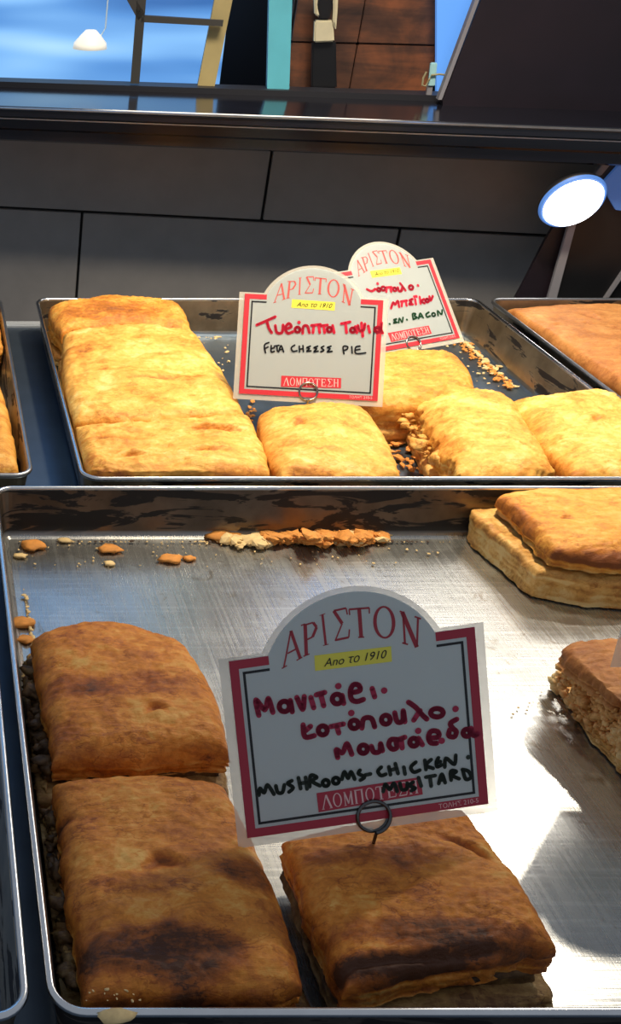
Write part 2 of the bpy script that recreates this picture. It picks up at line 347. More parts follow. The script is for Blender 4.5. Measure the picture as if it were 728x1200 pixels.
# cream and black ornament in front of the board
oc = wp(*on_wall(382, 30, 0.02), 0.02)
orn = empty('ornament', oc); tag(orn, 'cream figurine with black middle standing before the brown board', 'figurine')
M_CREAM = simple('cream ceramic', (0.62, 0.55, 0.36), 0.5, 0, 0.2, 60)
def orn_poly(name, pts, f, m): return unparented(wall_poly(name, pts, f, 0.012, m, None, 0.0015), orn)
orn_poly('pedestal', [(369, 24), (391, 24), (392, 49), (368, 50)], 0.02, M_CREAM)
orn_poly('torso', [(375, -14), (388, -14), (390, 8), (386, 23), (374, 23), (372, 4)], 0.021, M_PANELB)
orn_poly('arm', [(368, -14), (374, -14), (372, 8), (375, 20), (369, 18)], 0.018, M_CREAM)
orn_poly('arm', [(390, -14), (397, -14), (396, 12), (394, 36), (390, 26), (391, 10)], 0.018, M_CREAM)
orn_poly('pedestal_foot', [(366, 49), (394, 48), (395, 104), (365, 104)], 0.028, M_PANELB)
# latch with a loop of string by the blue strip
lc = wp(*on_wall(506, 90, -0.005), -0.005)
lat = empty('window_latch', lc); tag(lat, 'small pale turquoise latch with string loop beside the deep blue pane', 'latch')
M_LATCH = simple('pale turquoise latch', (0.36, 0.62, 0.64), 0.5)
unparented(wall_poly('latch_bar', [(505, 74), (513, 74), (510, 101), (502, 101)], -0.006, 0.006, M_LATCH, None, 0.0008), lat)
unparented(wall_poly('latch_foot', [(501, 101), (508, 101), (505, 117), (499, 117)], -0.004, 0.006, M_GREY, None, 0.0006), lat)
lp = [(500, 84), (496, 92), (495, 100), (499, 101), (503, 93), (506, 88), (515, 87), (524, 88), (532, 86), (531, 82), (524, 84)]
v, f = tube([wp(*on_wall(x, y, -0.008), -0.008) for x, y in lp], 0.0011, 6)
unparented(mesh('string', v, f, simple('ochre string', (0.30, 0.26, 0.14), 0.7)), lat)

# dark plum slab standing in for the slanting dark reflection right of the window
o = wall_poly('dark_reflection_slab', [(519, 117), (566, -6), (640, -190), (1150, -190), (1150, 160), (519, 160)], -0.03, 0.02, M_PANEL); tag(o, kind='structure')
o = wall_poly('reflection_edge', [(513.5, 117), (518, 117), (565, -8), (640, -192), (636, -192), (560, -8)], -0.032, 0.012, M_GREY); tag(o, kind='structure')  # pale line standing in for the bright edge of that reflection

# ---------------------------------------------------------------- added slab and lit disc standing in for reflections in the front glass
PB = -0.075
ep = empty('reflection_panel', wp(*on_wall(690, 345, PB), PB)); tag(ep, 'dark slanting slab standing in for a dark reflection with grey streaks, right of the tiles', 'panel')
def epp(n, pts, f, m, b=0.0): return unparented(wall_poly(n, pts, PB + f, 0.006, m, None, b), ep)
epp('dark_reflection_board', [(594, 368), (612, 335), (640, 280), (668, 236), (692, 205), (800, 205), (800, 368)], 0.004, M_PANEL)
epp('black_reflection', [(648, 368), (668, 290), (676, 245), (700, 205), (728, 178), (800, 150), (800, 368)], -0.003, M_PANELB)
epp('reflected_streak', [(637, 368), (648, 368), (676, 262), (667, 262)], -0.009, M_GREY, 0.0006)  # grey strips stand in for light streaks reflected in the glass
epp('reflected_streak', [(695, 206), (705, 206), (745, 158), (741, 150)], -0.009, M_GREY, 0.0006)
epp('reflected_streak', [(697, 368), (701, 368), (760, 282), (756, 280)], -0.009, M_GREY, 0.0004)
M_HAZE = emit('blue reflected glow', (0.05, 0.12, 0.34), 0.5)
epp('blue_glow_patch', [(709, 212), (740, 178), (760, 210), (760, 250), (722, 246), (714, 232)], -0.008, M_HAZE)  # added glow for a blue patch of reflected light
lc = wp(*on_wall(672, 238, PB - 0.034), PB - 0.034)
lamp_refl = empty('lamp_reflection', lc); tag(lamp_refl, 'lit white disc standing in for a round lamp reflected in the front glass, upper right', 'lamp')
nrm = Vector((-0.1, -1, -0.35)).normalized()
def disc(name, ra, rb, tilt, prof, mat, n=48):
    x = Vector((1, 0, 0)); x = (x - nrm * x.dot(nrm)).normalized(); y = nrm.cross(x) * -1
    if y.z < 0: y = -y
    xa = x * math.cos(tilt) + y * math.sin(tilt); ya = -x * math.sin(tilt) + y * math.cos(tilt)
    v, f = [], []
    for k_, off in prof:
        for k in range(n):
            an = 2 * math.pi * k / n; v.append(lc + xa * ra * k_ * math.cos(an) + ya * rb * k_ * math.sin(an) + nrm * off)
    for i in range(len(prof) - 1):
        for k in range(n): f.append((i * n + k, i * n + (k + 1) % n, (i + 1) * n + (k + 1) % n, (i + 1) * n + k))
    return unparented(mesh(name, v, f, mat, None, True), lamp_refl)
disc('reflected_disc', 0.0285, 0.0255, R(48), [(1.0, 0.0), (0.96, 0.003), (0.6, 0.006), (0.001, 0.007)], emit('lit lamp diffuser', (1.0, 1.0, 1.0), 6.0))
disc('halo_ring', 0.0285, 0.0255, R(48), [(1.13, -0.004), (1.10, -0.001), (1.02, 0.0), (1.0, -0.002)], emit('painted blue halo', (0.06, 0.16, 0.45), 0.8))  # halo around the reflected lamp, put in as a lit ring
disc('disc_backing', 0.0285, 0.0255, R(48), [(0.001, -0.018), (0.9, -0.018), (1.12, -0.008), (1.12, -0.004), (0.5, -0.003)], M_BLACKM)

# ---------------------------------------------------------------- trays
def rrect(x0, x1, y0, y1, inset, z, rad, n=6):
    x0 += inset; x1 -= inset; y0 += inset; y1 -= inset; r = max(0.002, rad - inset); pts = []
    for cx, cy, a0 in ((x1 - r, y1 - r, 0), (x0 + r, y1 - r, 90), (x0 + r, y0 + r, 180), (x1 - r, y0 + r, 270)):
        for k in range(n + 1):
            a = R(a0 + 90 * k / n); pts.append(Vector((cx + r * math.cos(a), cy + r * math.sin(a), z)))
    return pts
def tray(x0, x1, y0, y1, mat, rim_mat, label, h=0.040, rad=0.016):
    t = empty('baking_tray', ((x0 + x1) / 2, (y0 + y1) / 2, 0)); tag(t, label, 'tray', None)
    prof = [(0.012, 0.0005), (0.009, 0.003), (0.004, h - 0.002), (0.0052, h - 0.002), (0.010, 0.007), (0.0115, 0.004), (0.014, 0.0025), (0.018, 0.002)]
    v, f = [], []; n = 28
    for ins, z in prof: v += rrect(x0, x1, y0, y1, ins, z, rad)
    for i in range(len(prof) - 1):
        for k in range(n): f.append((i * n + k, i * n + (k + 1) % n, (i + 1) * n + (k + 1) % n, (i + 1) * n + k))
    f.append(tuple(range(n * 7, n * 8))); f.append(tuple(range(n))[::-1])
    o = mesh('pan', v, f, mat); unparented(o, t)
    bm = bmesh.new(); bm.from_mesh(o.data); bmesh.ops.recalc_face_normals(bm, faces=bm.faces); bm.to_mesh(o.data); bm.free()
    ring = rrect(x0, x1, y0, y1, 0.0032, h - 0.0015, rad, 8); v, f = [], []
    sec = [(0.0018 * math.cos(2 * math.pi * k / 10), 0.0020 * math.sin(2 * math.pi * k / 10)) for k in range(10)]
    for d, dz in sec: v += [p + Vector((0, 0, dz)) for p in rrect(x0, x1, y0, y1, 0.0032 + d, h - 0.0015, rad, 8)]
    m = len(ring)
    for i in range(10):
        for k in range(m): f.append((i * m + k, i * m + (k + 1) % m, ((i + 1) % 10) * m + (k + 1) % m, ((i + 1) % 10) * m + k))
    unparented(mesh('rim', v, f, rim_mat, None, True), t)
    return t
tray(0.0465, 0.53, 0.272, 0.700, M_STEEL, M_RIM, 'large brushed steel baking tray in front, mostly empty, holding the mushroom pies')
tray(0.112, 0.572, 0.708, 1.106, M_DSTEEL, M_RIM, 'dark steel baking tray full of golden pies in the middle of the back row')
tray(-0.38, 0.081, 0.713, 1.106, M_DSTEEL, M_DRIM, 'dark crumb-strewn baking tray at the left end of the back row')
tray(0.5795, 1.03, 0.708, 1.106, M_DSTEEL, M_DRIM, 'dark baking tray with one big orange slab, right end of the back row')
tray(-0.42, 0.0425, 0.270, 0.700, M_DSTEEL, M_RIM, 'empty dark baking tray at the left edge beside the mushroom pies')

# ---------------------------------------------------------------- pastry builders
def serend(p, u, v):                      # eight control points: rl, rm, rr, mr, fr, fm, fl, ml ; u to the right, v to the rear
    rl, rm, rr_, mr, fr, fm, fl, ml = p
    N = [((-1, 1), rl), ((1, 1), rr_), ((1, -1), fr), ((-1, -1), fl)]
    o = Vector((0, 0))
    for (a, b_), q in N: o += q * (0.25 * (1 + a * u) * (1 + b_ * v) * (a * u + b_ * v - 1))
    o += rm * (0.5 * (1 - u * u) * (1 + v)) + fm * (0.5 * (1 - u * u) * (1 - v))
    o += mr * (0.5 * (1 + u) * (1 - v * v)) + ml * (0.5 * (1 - u) * (1 - v * v))
    return o
def outline(pxs, z): return [at(x, y, z).to_2d() for x, y in pxs]
BND = [None]
def inside(q, z):                         # keep a point of a pie off the walls of its tray
    if BND[0] is None or z > 0.0425: return q
    x0, x1, y0, y1 = BND[0]; k = 0.0062 + 0.0058 * min(1, max(0, (0.04 - z) / 0.036)) + (0.0070 if z < 0.0045 else 0)
    q = Vector((min(max(q.x, x0 + k), x1 - k), min(max(q.y, y0 + k), y1 - k)))
    C_ = 0.020; c = Vector((min(max(q.x, x0 + C_), x1 - C_), min(max(q.y, y0 + C_), y1 - C_))); d = q - c
    if abs(d.x) > 1e-6 and abs(d.y) > 1e-6 and d.length > C_ - k: q = c + d * ((C_ - k) / d.length)
    return q
def crust(name, pts, zb, ze, zt, mat, parent, seed=0, r=0.012, amp=1.0, jag=0.0014, feats=(), scorch=(), n=84, layers=7, lam=0.0010, rag=0.0):
    """A baked sheet of dough: domed, crumpled top; rounded shoulder; laminated ragged side down to zb."""
    rnd = Vector((seed * 7.31, seed * 3.17, seed * 1.7))
    W_ = (pts[0] - pts[2]).length / 2; H_ = (pts[0] - pts[6]).length / 2
    us = [math.sin(math.pi / 2 * (2 * i / n - 1)) for i in range(n + 1)]
    us = [0.55 * a + 0.45 * (2 * i / n - 1) for i, a in enumerate(us)]
    V, sc = [], []
    N = noise.noise
    F = [(at(fx, fy, zt).to_2d(), L, w, R(a), d, lip) for fx, fy, L, w, a, d, lip in feats]
    SC = [(at(fx, fy, zt).to_2d(), rx, ry, st) for fx, fy, rx, ry, st in scorch]
    for v_ in us:
        for u in us:
            q = serend(pts, u, v_)
            du, dv = (1 - abs(u)) * W_, (1 - abs(v_)) * H_
            d = 1 / (1 / max(du, 1e-6) ** 2 + 1 / max(dv, 1e-6) ** 2) ** 0.5
            t = min(1, d / r); prof = math.sqrt(max(0, 1 - (1 - t) ** 2))
            p3 = Vector((q.x, q.y, 0))
            jn = N(p3 * 130 + rnd) * jag + N(p3 * 45 + rnd) * jag * 1.2 + rag * abs(N(p3 * 210 + rnd))
            out = Vector((u ** 5, v_ ** 5)); e = max(0, 1 - d / 0.006)
            q = q + out * (jn * e) * (1 if rag == 0 else -1)
            z = ze + (zt - ze) * prof * (0.80 + 0.20 * (1 - u * u) * (1 - v_ * v_) + 0.0)
            fl = N(Vector((q.x * 22, q.y * 30, 0)) + rnd) * 0.0024 + N(Vector((q.x * 60, q.y * 90, 3)) + rnd) * 0.0014
            rg = 1 - abs(N(Vector((q.x * 75 + 3 * N(p3 * 20), q.y * 150, 5)) + rnd)) * 2
            fl += max(0, rg - 0.55) * 0.0011 + N(Vector((q.x * 240, q.y * 420, 1)) + rnd) * 0.0008
            z += fl * amp * (0.3 + 0.7 * prof)
            s = 0.0
            for c, L, w, a, dep, lip in F:
                dx, dy = q.x - c.x, q.y - c.y; al = dx * math.cos(a) + dy * math.sin(a); ac = -dx * math.sin(a) + dy * math.cos(a)
                ac += min(9, (al / L) ** 2) * w
                g_ = math.exp(-(al / L) ** 2) ; z -= dep * g_ * math.exp(-(ac / w) ** 2)
                z += lip * g_ * math.exp(-((ac - 1.8 * w) / (1.5 * w)) ** 2)
                s += 0.6 * g_ * math.exp(-(ac / (w * 1.1)) ** 2)
            for c, rx, ry, st in SC:
                k = ((q.x - c.x) / rx) ** 2 + ((q.y - c.y) / ry) ** 2 + 0.6 * N(p3 * 60 + rnd); s += st / (1 + math.exp(min(60, (k - 1) * 4)))
            s += max(0, N(p3 * 35 + rnd * 2)) * 0.25 + (0.22 * (1 - prof) if t < 1 else 0)
            q = inside(q, z); V.append(Vector((q.x, q.y, z))); sc.append(s)
    m = n + 1; Fc = [(j * m + i, j * m + i + 1, (j + 1) * m + i + 1, (j + 1) * m + i) for j in range(n) for i in range(n)]
    loop = [i for i in range(m)] + [j * m + n for j in range(1, m)] + [n * m + i for i in range(n - 1, -1, -1)] + [j * m for j in range(n - 1, 0, -1)]
    cen = sum((p for p in pts), Vector((0, 0))) / 8
    prev = loop; L_ = len(loop)
    for k in range(1, layers + 1):
        cur = []
        for li in loop:
            p = V[li]; tz = k / layers; z = p.z + (zb - p.z) * tz
            inw = (cen - p.to_2d()).normalized()
            off = lam * 2.4 * N(Vector((p.x * 18, p.y * 18, k * 4.37)) + rnd) + 0.0016 * N(Vector((p.x * 120, p.y * 120, z * 300)) + rnd) + 0.0007 * N(Vector((p.x * 420, p.y * 420, z * 700)) + rnd) + 0.0015 * math.sin(tz * math.pi * 0.5)
            zz = z + 0.0007 * N(Vector((p.x * 120, p.y * 120, k * 3.3)) + rnd) * (1 if k < layers else 0)
            qq = inside(Vector((p.x + inw.x * off, p.y + inw.y * off)), zz); V.append(Vector((qq.x, qq.y, zz))); cur.append(len(V) - 1)
            sc.append(-0.05 + 0.7 * N(Vector((p.x * 25, p.y * 25, k * 4.37)) + rnd) + 0.4 * N(p * 110 + rnd))
        for i in range(L_): Fc.append((prev[i], cur[i], cur[(i + 1) % L_], prev[(i + 1) % L_]))
        prev = cur
    Fc.append(tuple(prev))
    o = mesh(name, V, Fc, mat, None, True)
    at_ = o.data.attributes.new('scorch', 'FLOAT', 'POINT'); at_.data.foreach_set('value', [float(x) for x in sc])
    if parent is not None: unparented(o, parent)
    return o

def lumps(name, spots, mat, parent, seed=0, amp=0.35, sub=2):   # one joined lumpy filling; spots: (Vector, radius)
    bm = bmesh.new()
    for i, (c, r_) in enumerate(spots):
        g_ = bmesh.ops.create_icosphere(bm, subdivisions=sub, radius=1); ax, ay, az = random.uniform(0.6, 1.35), random.uniform(0.6, 1.35), random.uniform(0.45, 1.0)
        for v in g_['verts']:
            k = 1 + amp * noise.noise(v.co * 1.8 + Vector((i * 3.1, seed, 0))) + amp * 0.5 * noise.noise(v.co * 5 + Vector((seed, i * 1.7, 0)))
            v.co = Vector(c) + Vector((v.co.x * r_ * ax, v.co.y * r_ * ay, v.co.z * r_ * az)) * k
    me = bpy.data.meshes.new(name); bm.to_mesh(me); bm.free()
    o = link(name, me, mat, None, True)
    if parent is not None: unparented(o, parent)
    return o

def pie(label, group, loc_px, z=0.002, name='pie_slice'):
    p = at(*loc_px, z); e = empty(name, (p.x, p.y, z)); tag(e, label, 'pie', group); return e
TZ = 0.0030
# ---- middle tray --------------------------------------------------
GR = 'golden pies in the middle back tray'
def two_layer(label, group, top, ze, zt, mat, under, seed, grow=0.002, zmid=0.016, name='pie_slice', bottom=None, fill=M_FILLC, **kw):
    c = (sum(x for x, y in top) / 8, sum(y for x, y in top) / 8)
    e = pie(label, group, c, TZ, name)
    P = outline(top, ze); cen = sum(P, Vector((0, 0))) / 8
    crust('top_crust', P, zmid + 0.004, ze, zt, mat, e, seed, **kw)
    B = [p + (p - cen).normalized() * grow for p in P] if bottom is None else outline(bottom, zmid)
    inner = [cen + (p - cen) * 0.955 for p in P]
    crust('filling', inner, zmid - 0.004, zmid + 0.005, zmid + 0.007, fill, e, seed + 50, n=26, r=0.004, layers=3, lam=0.0015, jag=0.002)
    crust('bottom_crust', B, TZ, zmid - 0.004, zmid, under, e, seed + 90, n=34, r=0.005, layers=6, lam=0.0012, jag=0.0016)
    return e
BND[0] = (0.112, 0.572, 0.708, 1.106)
two_layer('browner golden pie at the rear of the long row, left in the middle tray', GR,
          [(58, 366), (135, 358), (208, 364), (217, 378), (226, 397), (150, 391), (72, 397), (60, 382)], 0.034, 0.050, M_GOLD2, M_UNDERG, 1, amp=1.5,
          feats=[(162, 386, 0.024, 0.0028, 3, 0.010, 0.005)], scorch=[(130, 362, 0.05, 0.02, 0.5)])
two_layer('pale golden pie between the two others of the long row, left in the middle tray', GR,
          [(72, 399), (150, 393), (228, 399), (258, 440), (288, 494), (185, 503), (85, 503), (74, 450)], 0.034, 0.050, M_GOLD, M_UNDERG, 2, amp=1.5,
          feats=[(170, 494, 0.013, 0.0024, 0, 0.007, 0.003), (102, 494, 0.009, 0.0020, 0, 0.006, 0.002), (200, 440, 0.03, 0.0012, 8, 0.0015, 0.001), (130, 430, 0.02, 0.0012, -6, 0.0015, 0.001)], scorch=[(100, 405, 0.02, 0.01, 0.3)])
two_layer('pale golden pie nearest the tray front in the long row, with small slits', GR,
          [(87, 505), (185, 505), (291, 496), (306, 526), (316, 562), (205, 572), (104, 568), (92, 536)], 0.033, 0.048, M_GOLD, M_UNDERG, 3, amp=1.5,
          feats=[(156, 530, 0.009, 0.0016, 0, 0.005, 0.002), (252, 499, 0.018, 0.002, 5, 0.006, 0.003), (245, 527, 0.012, 0.002, 8, 0.004, 0.002), (120, 512, 0.012, 0.0012, -8, 0.002, 0.001)],
          scorch=[(130, 550, 0.02, 0.008, 0.55), (290, 550, 0.03, 0.012, 0.35)])
two_layer('domed golden pie under the feta cheese sign, beside the long row', GR,
          [(302, 490), (368, 482), (424, 486), (450, 520), (470, 566), (398, 573), (326, 570), (308, 532)], 0.031, 0.050, M_GOLD, M_UNDERG, 4, amp=1.5, r=0.022,
          feats=[(352, 492, 0.005, 0.003, 0, 0.004, 0.002)], scorch=[(370, 545, 0.02, 0.012, 0.5), (420, 500, 0.012, 0.012, 0.3)])
two_layer('golden pie under the bacon sign, behind the torn pie', GR,
          [(402, 432), (470, 424), (534, 428), (550, 446), (558, 472), (490, 482), (425, 484), (408, 455)], 0.031, 0.049, M_GOLD2, M_UNDERG, 5, amp=1.5, r=0.02)
e6 = two_layer('golden pie with torn open left end showing lumpy filling', GR,
          [(478, 474), (540, 466), (592, 472), (622, 512), (652, 566), (592, 572), (532, 570), (505, 520)], 0.030, 0.047, M_GOLD, M_UNDERG, 6, amp=1.5, r=0.020, rag=0.006, jag=0.003,
          feats=[(606, 517, 0.012, 0.0012, -40, 0.002, 0.001)])
random.seed(11); sp = []
for i in range(150):
    t = random.random(); base = Vector((468 + 44 * t, 484 + 60 * t)); q = at(base.x + random.uniform(-8, 26), base.y + random.uniform(-8, 4), random.uniform(0.006, 0.030)); sp.append((q, random.choice([0.0018, 0.0025, 0.0034, 0.0058]) * random.uniform(0.8, 1.1)))
o = lumps('chunky_filling', sp, M_FILLC, e6, 3, 0.7); o['kind'] = 'stuff'
two_layer('pale golden pie against the right wall of the middle tray', GR,
          [(590, 480), (660, 470), (722, 472), (748, 500), (772, 548), (742, 566), (668, 566), (626, 520)], 0.031, 0.047, M_GOLD, M_UNDERG, 7, amp=1.5, r=0.018,
          feats=[(700, 490, 0.009, 0.0022, 20, 0.003, 0.002)])
# ---- right tray, left tray ----------------------------------------
BND[0] = (0.5795, 1.03, 0.708, 1.106)
two_layer('big smooth orange brown pie slab in the right end tray', None,
          [(588, 372), (680, 366), (960, 372), (1040, 420), (1120, 520), (980, 545), (845, 545), (700, 445)], 0.030, 0.045, M_ORANGE, M_UNDERG, 8, name='pie_slab', r=0.02, amp=0.8, n=110,
          feats=[(690, 368, 0.010, 0.0028, -50, 0.005, 0.001), (655, 378, 0.008, 0.0018, 0, 0.003, 0.001), (688, 377, 0.006, 0.0015, -30, 0.003, 0.001), (727, 384, 0.014, 0.002, -50, 0.004, 0.001)])
GL = 'pies in the left end tray'
BND[0] = (-0.38, 0.081, 0.713, 1.106)
two_layer('orange pie cut off by the left edge, rear of the left tray', GL,
          [(-110, 372), (-60, 366), (-4, 370), (0, 385), (4, 414), (-50, 418), (-108, 414), (-110, 392)], 0.030, 0.046, M_GOLD2, M_UNDERG, 9, n=50)
two_layer('golden pie cut off by the left edge, front of the left tray', GL,
          [(-120, 458), (-60, 450), (0, 456), (12, 500), (22, 560), (-40, 566), (-115, 562), (-118, 510)], 0.030, 0.046, M_GOLD2, M_UNDERG, 10, n=50)
# ---- front tray ----------------------------------------------------
GF = 'dark baked pies in the front tray'
BND[0] = (0.0465, 0.53, 0.272, 0.700)
two_layer('brown mushroom pie behind the other two, at left of the front tray', GF,
          [(38, 758), (125, 741), (217, 768), (252, 826), (266, 889), (160, 897), (62, 899), (48, 830)], 0.032, 0.047, M_BROWN, M_UNDER, 11, zmid=0.018, r=0.012, n=110, fill=M_FILLD,
          bottom=[(24, 790), (125, 770), (225, 800), (256, 850), (268, 925), (160, 935), (40, 936), (28, 860)],
          feats=[(183, 828, 0.006, 0.0022, 10, 0.0035, 0.001)], scorch=[(165, 800, 0.03, 0.010, 0.45), (85, 800, 0.015, 0.008, 0.3), (160, 890, 0.045, 0.006, 0.5)])
two_layer('large dark scorched pie in the front left corner of the front tray', GF,
          [(64, 930), (160, 920), (262, 932), (318, 1045), (356, 1168), (220, 1182), (100, 1180), (78, 1050)], 0.030, 0.046, M_BROWN, M_UNDER, 12, zmid=0.017, r=0.012, n=120, fill=M_FILLD,
          bottom=[(34, 962), (150, 950), (264, 960), (322, 1060), (362, 1178), (220, 1194), (66, 1192), (44, 1070)],
          feats=[(188, 1006, 0.008, 0.0035, 5, 0.0040, 0.001), (76, 945, 0.005, 0.003, 20, 0.004, 0.0)],
          scorch=[(200, 1110, 0.030, 0.012, 0.85), (290, 1020, 0.014, 0.008, 0.5), (165, 1035, 0.02, 0.006, 0.5), (240, 1165, 0.05, 0.006, 0.7)])
def flank(e, p0, p1, seed):
    random.seed(seed)
    for nm, mat, n, w_, zr_, rr_ in (('side_filling', M_FILLD, 90, 10, (0.006, 0.026), (0.0018, 0.0050)), ('side_dough', M_UNDER, 60, 7, (0.004, 0.020), (0.0020, 0.0052))):
        sp = []
        for i in range(n):
            t = random.random(); q = at(p0[0] + (p1[0] - p0[0]) * t + random.uniform(-w_, w_ * 0.6), p0[1] + (p1[1] - p0[1]) * t, random.uniform(*zr_)); r_ = random.uniform(*rr_)
            q2 = inside(Vector((q.x - r_ - 0.001, q.y)), q.z); q.x = q2.x + r_ + 0.001; sp.append((q, r_))
        o = lumps(nm, sp, mat, e, seed, 1.0, 2); o['kind'] = 'stuff'
flank(bpy.data.objects['pie_slice.009'], (44, 775), (54, 925), 21)
flank(bpy.data.objects['pie_slice.010'], (58, 950), (84, 1160), 22)
two_layer('brown pie under the mushroom chicken sign, with dark front edge', GF,
          [(328, 990), (440, 970), (540, 956), (596, 1030), (652, 1120), (530, 1140), (404, 1166), (364, 1080)], 0.030, 0.043, M_BROWN, M_UNDER, 13, zmid=0.014, r=0.010, n=120, fill=M_FILLD,
          bottom=[(348, 1030), (440, 1015), (560, 1000), (610, 1070), (655, 1172), (530, 1186), (408, 1190), (370, 1110)],
          feats=[(548, 986, 0.010, 0.0016, -35, 0.003, 0.001), (500, 1112, 0.05, 0.0016, 8, 0.003, 0.001)],
          scorch=[(500, 1090, 0.04, 0.007, 0.6), (440, 1000, 0.03, 0.006, 0.35), (520, 1125, 0.06, 0.006, 1.0)])
# thick two-layer golden pie, rear right of the front tray
e = pie('thick two-layer golden pie at the rear right of the front tray', GF, (690, 640), TZ)
crust('bottom_crust', outline([(549, 598), (620, 580), (860, 590), (880, 630), (900, 682), (740, 684), (632, 668), (585, 632)], 0.024), TZ, 0.021, 0.026, M_UNDERG, e, 14, n=80, r=0.007, layers=9, lam=0.0002, jag=0.002,
      scorch=[(660, 690, 0.03, 0.01, 0.5)])
crust('filling', outline([(588, 594), (650, 580), (815, 590), (845, 612), (865, 648), (740, 664), (650, 652), (616, 622)], 0.028), 0.020, 0.029, 0.030, M_FILLD, e, 24, n=30, r=0.004, layers=3)
crust('top_crust', outline([(583, 590), (650, 576), (820, 584), (850, 610), (870, 650), (740, 664), (646, 652), (612, 620)], 0.035), 0.0285, 0.034, 0.045, M_GOLD2, e, 15, n=110, r=0.012, layers=4, lam=0.0012, jag=0.002,
      feats=[(665, 606, 0.004, 0.0015, 0, 0.002, 0.001)], scorch=[(660, 645, 0.03, 0.008, 0.9), (730, 652, 0.06, 0.009, 0.9), (600, 590, 0.006, 0.03, 0.4)])
# torn pie at the right edge
e = pie('torn pie chunk at the right edge of the front tray, crumbly side showing', GF, (740, 850), TZ)
crust('bottom_crust', outline([(662, 800), (690, 785), (830, 790), (850, 850), (870, 960), (800, 955), (744, 912), (695, 858)], 0.010), TZ, 0.008, 0.010, M_UNDERG, e, 16, n=50, r=0.004, layers=6, lam=0.001, rag=0.003)
crust('top_crust', outline([(660, 770), (700, 752), (830, 750), (850, 800), (870, 880), (800, 880), (740, 846), (698, 806)], 0.040), 0.034, 0.039, 0.046, M_ORANGE, e, 17, n=80, r=0.006, layers=4, lam=0.0012, rag=0.004, jag=0.003)
random.seed(4); sp = []
lo = [Vector((636, 803)), Vector((690, 864)), Vector((738, 918)), Vector((790, 965))]; hi = [Vector((660, 772)), Vector((698, 810)), Vector((738, 850)), Vector((790, 890))]
for i in range(520):
    t = random.random() * 2.999; k_ = int(t); t -= k_; zz = random.uniform(0, 1)
    a = at(*lo[k_].lerp(lo[k_ + 1], t), 0.005); b_ = at(*hi[k_].lerp(hi[k_ + 1], t), 0.037); q = a.lerp(b_, zz); r_ = random.uniform(0.0012, 0.0040)
    sp.append((q + Vector((r_ * 0.9 + random.random() * 0.004, 0.001, 0)), r_))
o = lumps('crumbly_filling', sp, M_CAKE, e, 8, 0.6, 1); o['kind'] = 'stuff'

# ---------------------------------------------------------------- crumbs
def crumbs(label, regions, mat, seed, flat=0.6, cat='crumbs'):
    random.seed(seed); bm = bmesh.new()
    for (x0, y0, x1, y1, z, n, r0, r1) in regions:
        for i in range(n):
            c = at(random.uniform(x0, x1), random.uniform(y0, y1), z); r_ = random.uniform(r0, r1) * random.uniform(0.5, 1)
            q2 = inside(inside(c.to_2d(), z) + Vector((1.8 * r_, 0)), z); q2.x -= 0.3 * r_
            if abs(q2.x - c.x) > 2.2 * r_ or abs(q2.y - c.y) > 1e-6: c.x, c.y = q2.x, q2.y
            g_ = bmesh.ops.create_icosphere(bm, subdivisions=1, radius=1); rot = Matrix.Rotation(random.uniform(0, 6.28), 3, 'Z')
            for v in g_['verts']:
                k = random.uniform(0.6, 1.2); q = rot @ Vector((v.co.x * r_ * 1.5 * k, v.co.y * r_ * k, v.co.z * r_ * flat * k)); v.co = c + q + Vector((0, 0, r_ * flat * 1.2))
    me = bpy.data.meshes.new('crumbs'); bm.to_mesh(me); bm.free()
    o = link('crumbs', me, mat); tag(o, label, cat, None, 'stuff'); return o
def heap(label, px0, px1, yb, hmax, n, mat, seed):       # heap of flakes against the rear wall of the tray
    random.seed(seed); bm = bmesh.new()
    for i in range(n):
        t = random.random(); x = px0 + (px1 - px0) * t; k = (math.sin(math.pi * min(1, max(0.05, t))) ** 0.6) * (0.65 + 0.35 * math.sin(t * 17 + seed))
        dy = random.uniform(-1, 1); c = at(x, yb + dy * 7 * k, TZ + random.random() * hmax * k * (1 - abs(dy)))
        r_ = random.uniform(0.0012, 0.0058); g_ = bmesh.ops.create_icosphere(bm, subdivisions=1, radius=1)
        rot = Matrix.Rotation(random.uniform(0, 6.28), 3, 'Z') @ Matrix.Rotation(random.uniform(-.7, .7), 3, 'X')
        for v in g_['verts']:
            q = rot @ Vector((v.co.x * r_ * 1.5, v.co.y * r_, v.co.z * r_ * 0.5)) * random.uniform(0.7, 1.2); v.co = c + q + Vector((0, 0, r_ * 0.4))
    me = bpy.data.meshes.new('crumbs'); bm.to_mesh(me); bm.free(); o = link('crumbs', me, mat); tag(o, label, 'crumbs', None, 'stuff'); return o
heap('heap of orange pastry crumbs against the rear wall of the front tray', 312, 448, 632, 0.017, 330, M_CRUMB2, 1)
heap('pale flakes mixed into the right end of the orange crumb heap', 345, 455, 634, 0.014, 30, M_CRUMB, 9)
heap('paler scattering of crumbs beside the orange heap in the front tray', 262, 318, 636, 0.004, 36, M_CRUMB, 2)
crumbs('fine pale crumbs scattered along the rear and left of the front tray', [(10, 626, 260, 640, TZ, 70, 0.0004, 0.0012), (10, 640, 520, 665, TZ, 60, 0.0004, 0.0012), (12, 690, 30, 780, TZ, 60, 0.0006, 0.0020), (430, 622, 520, 640, TZ, 25, 0.0004, 0.0010),
        (600, 800, 640, 840, TZ, 10, 0.0004, 0.0010), (20, 780, 34, 960, 0.006, 60, 0.0008, 0.0024), (40, 1140, 120, 1180, 0.010, 20, 0.0005, 0.0012), (100, 1155, 170, 1175, 0.038, 16, 0.0004, 0.0009)], M_CRUMB, 3)
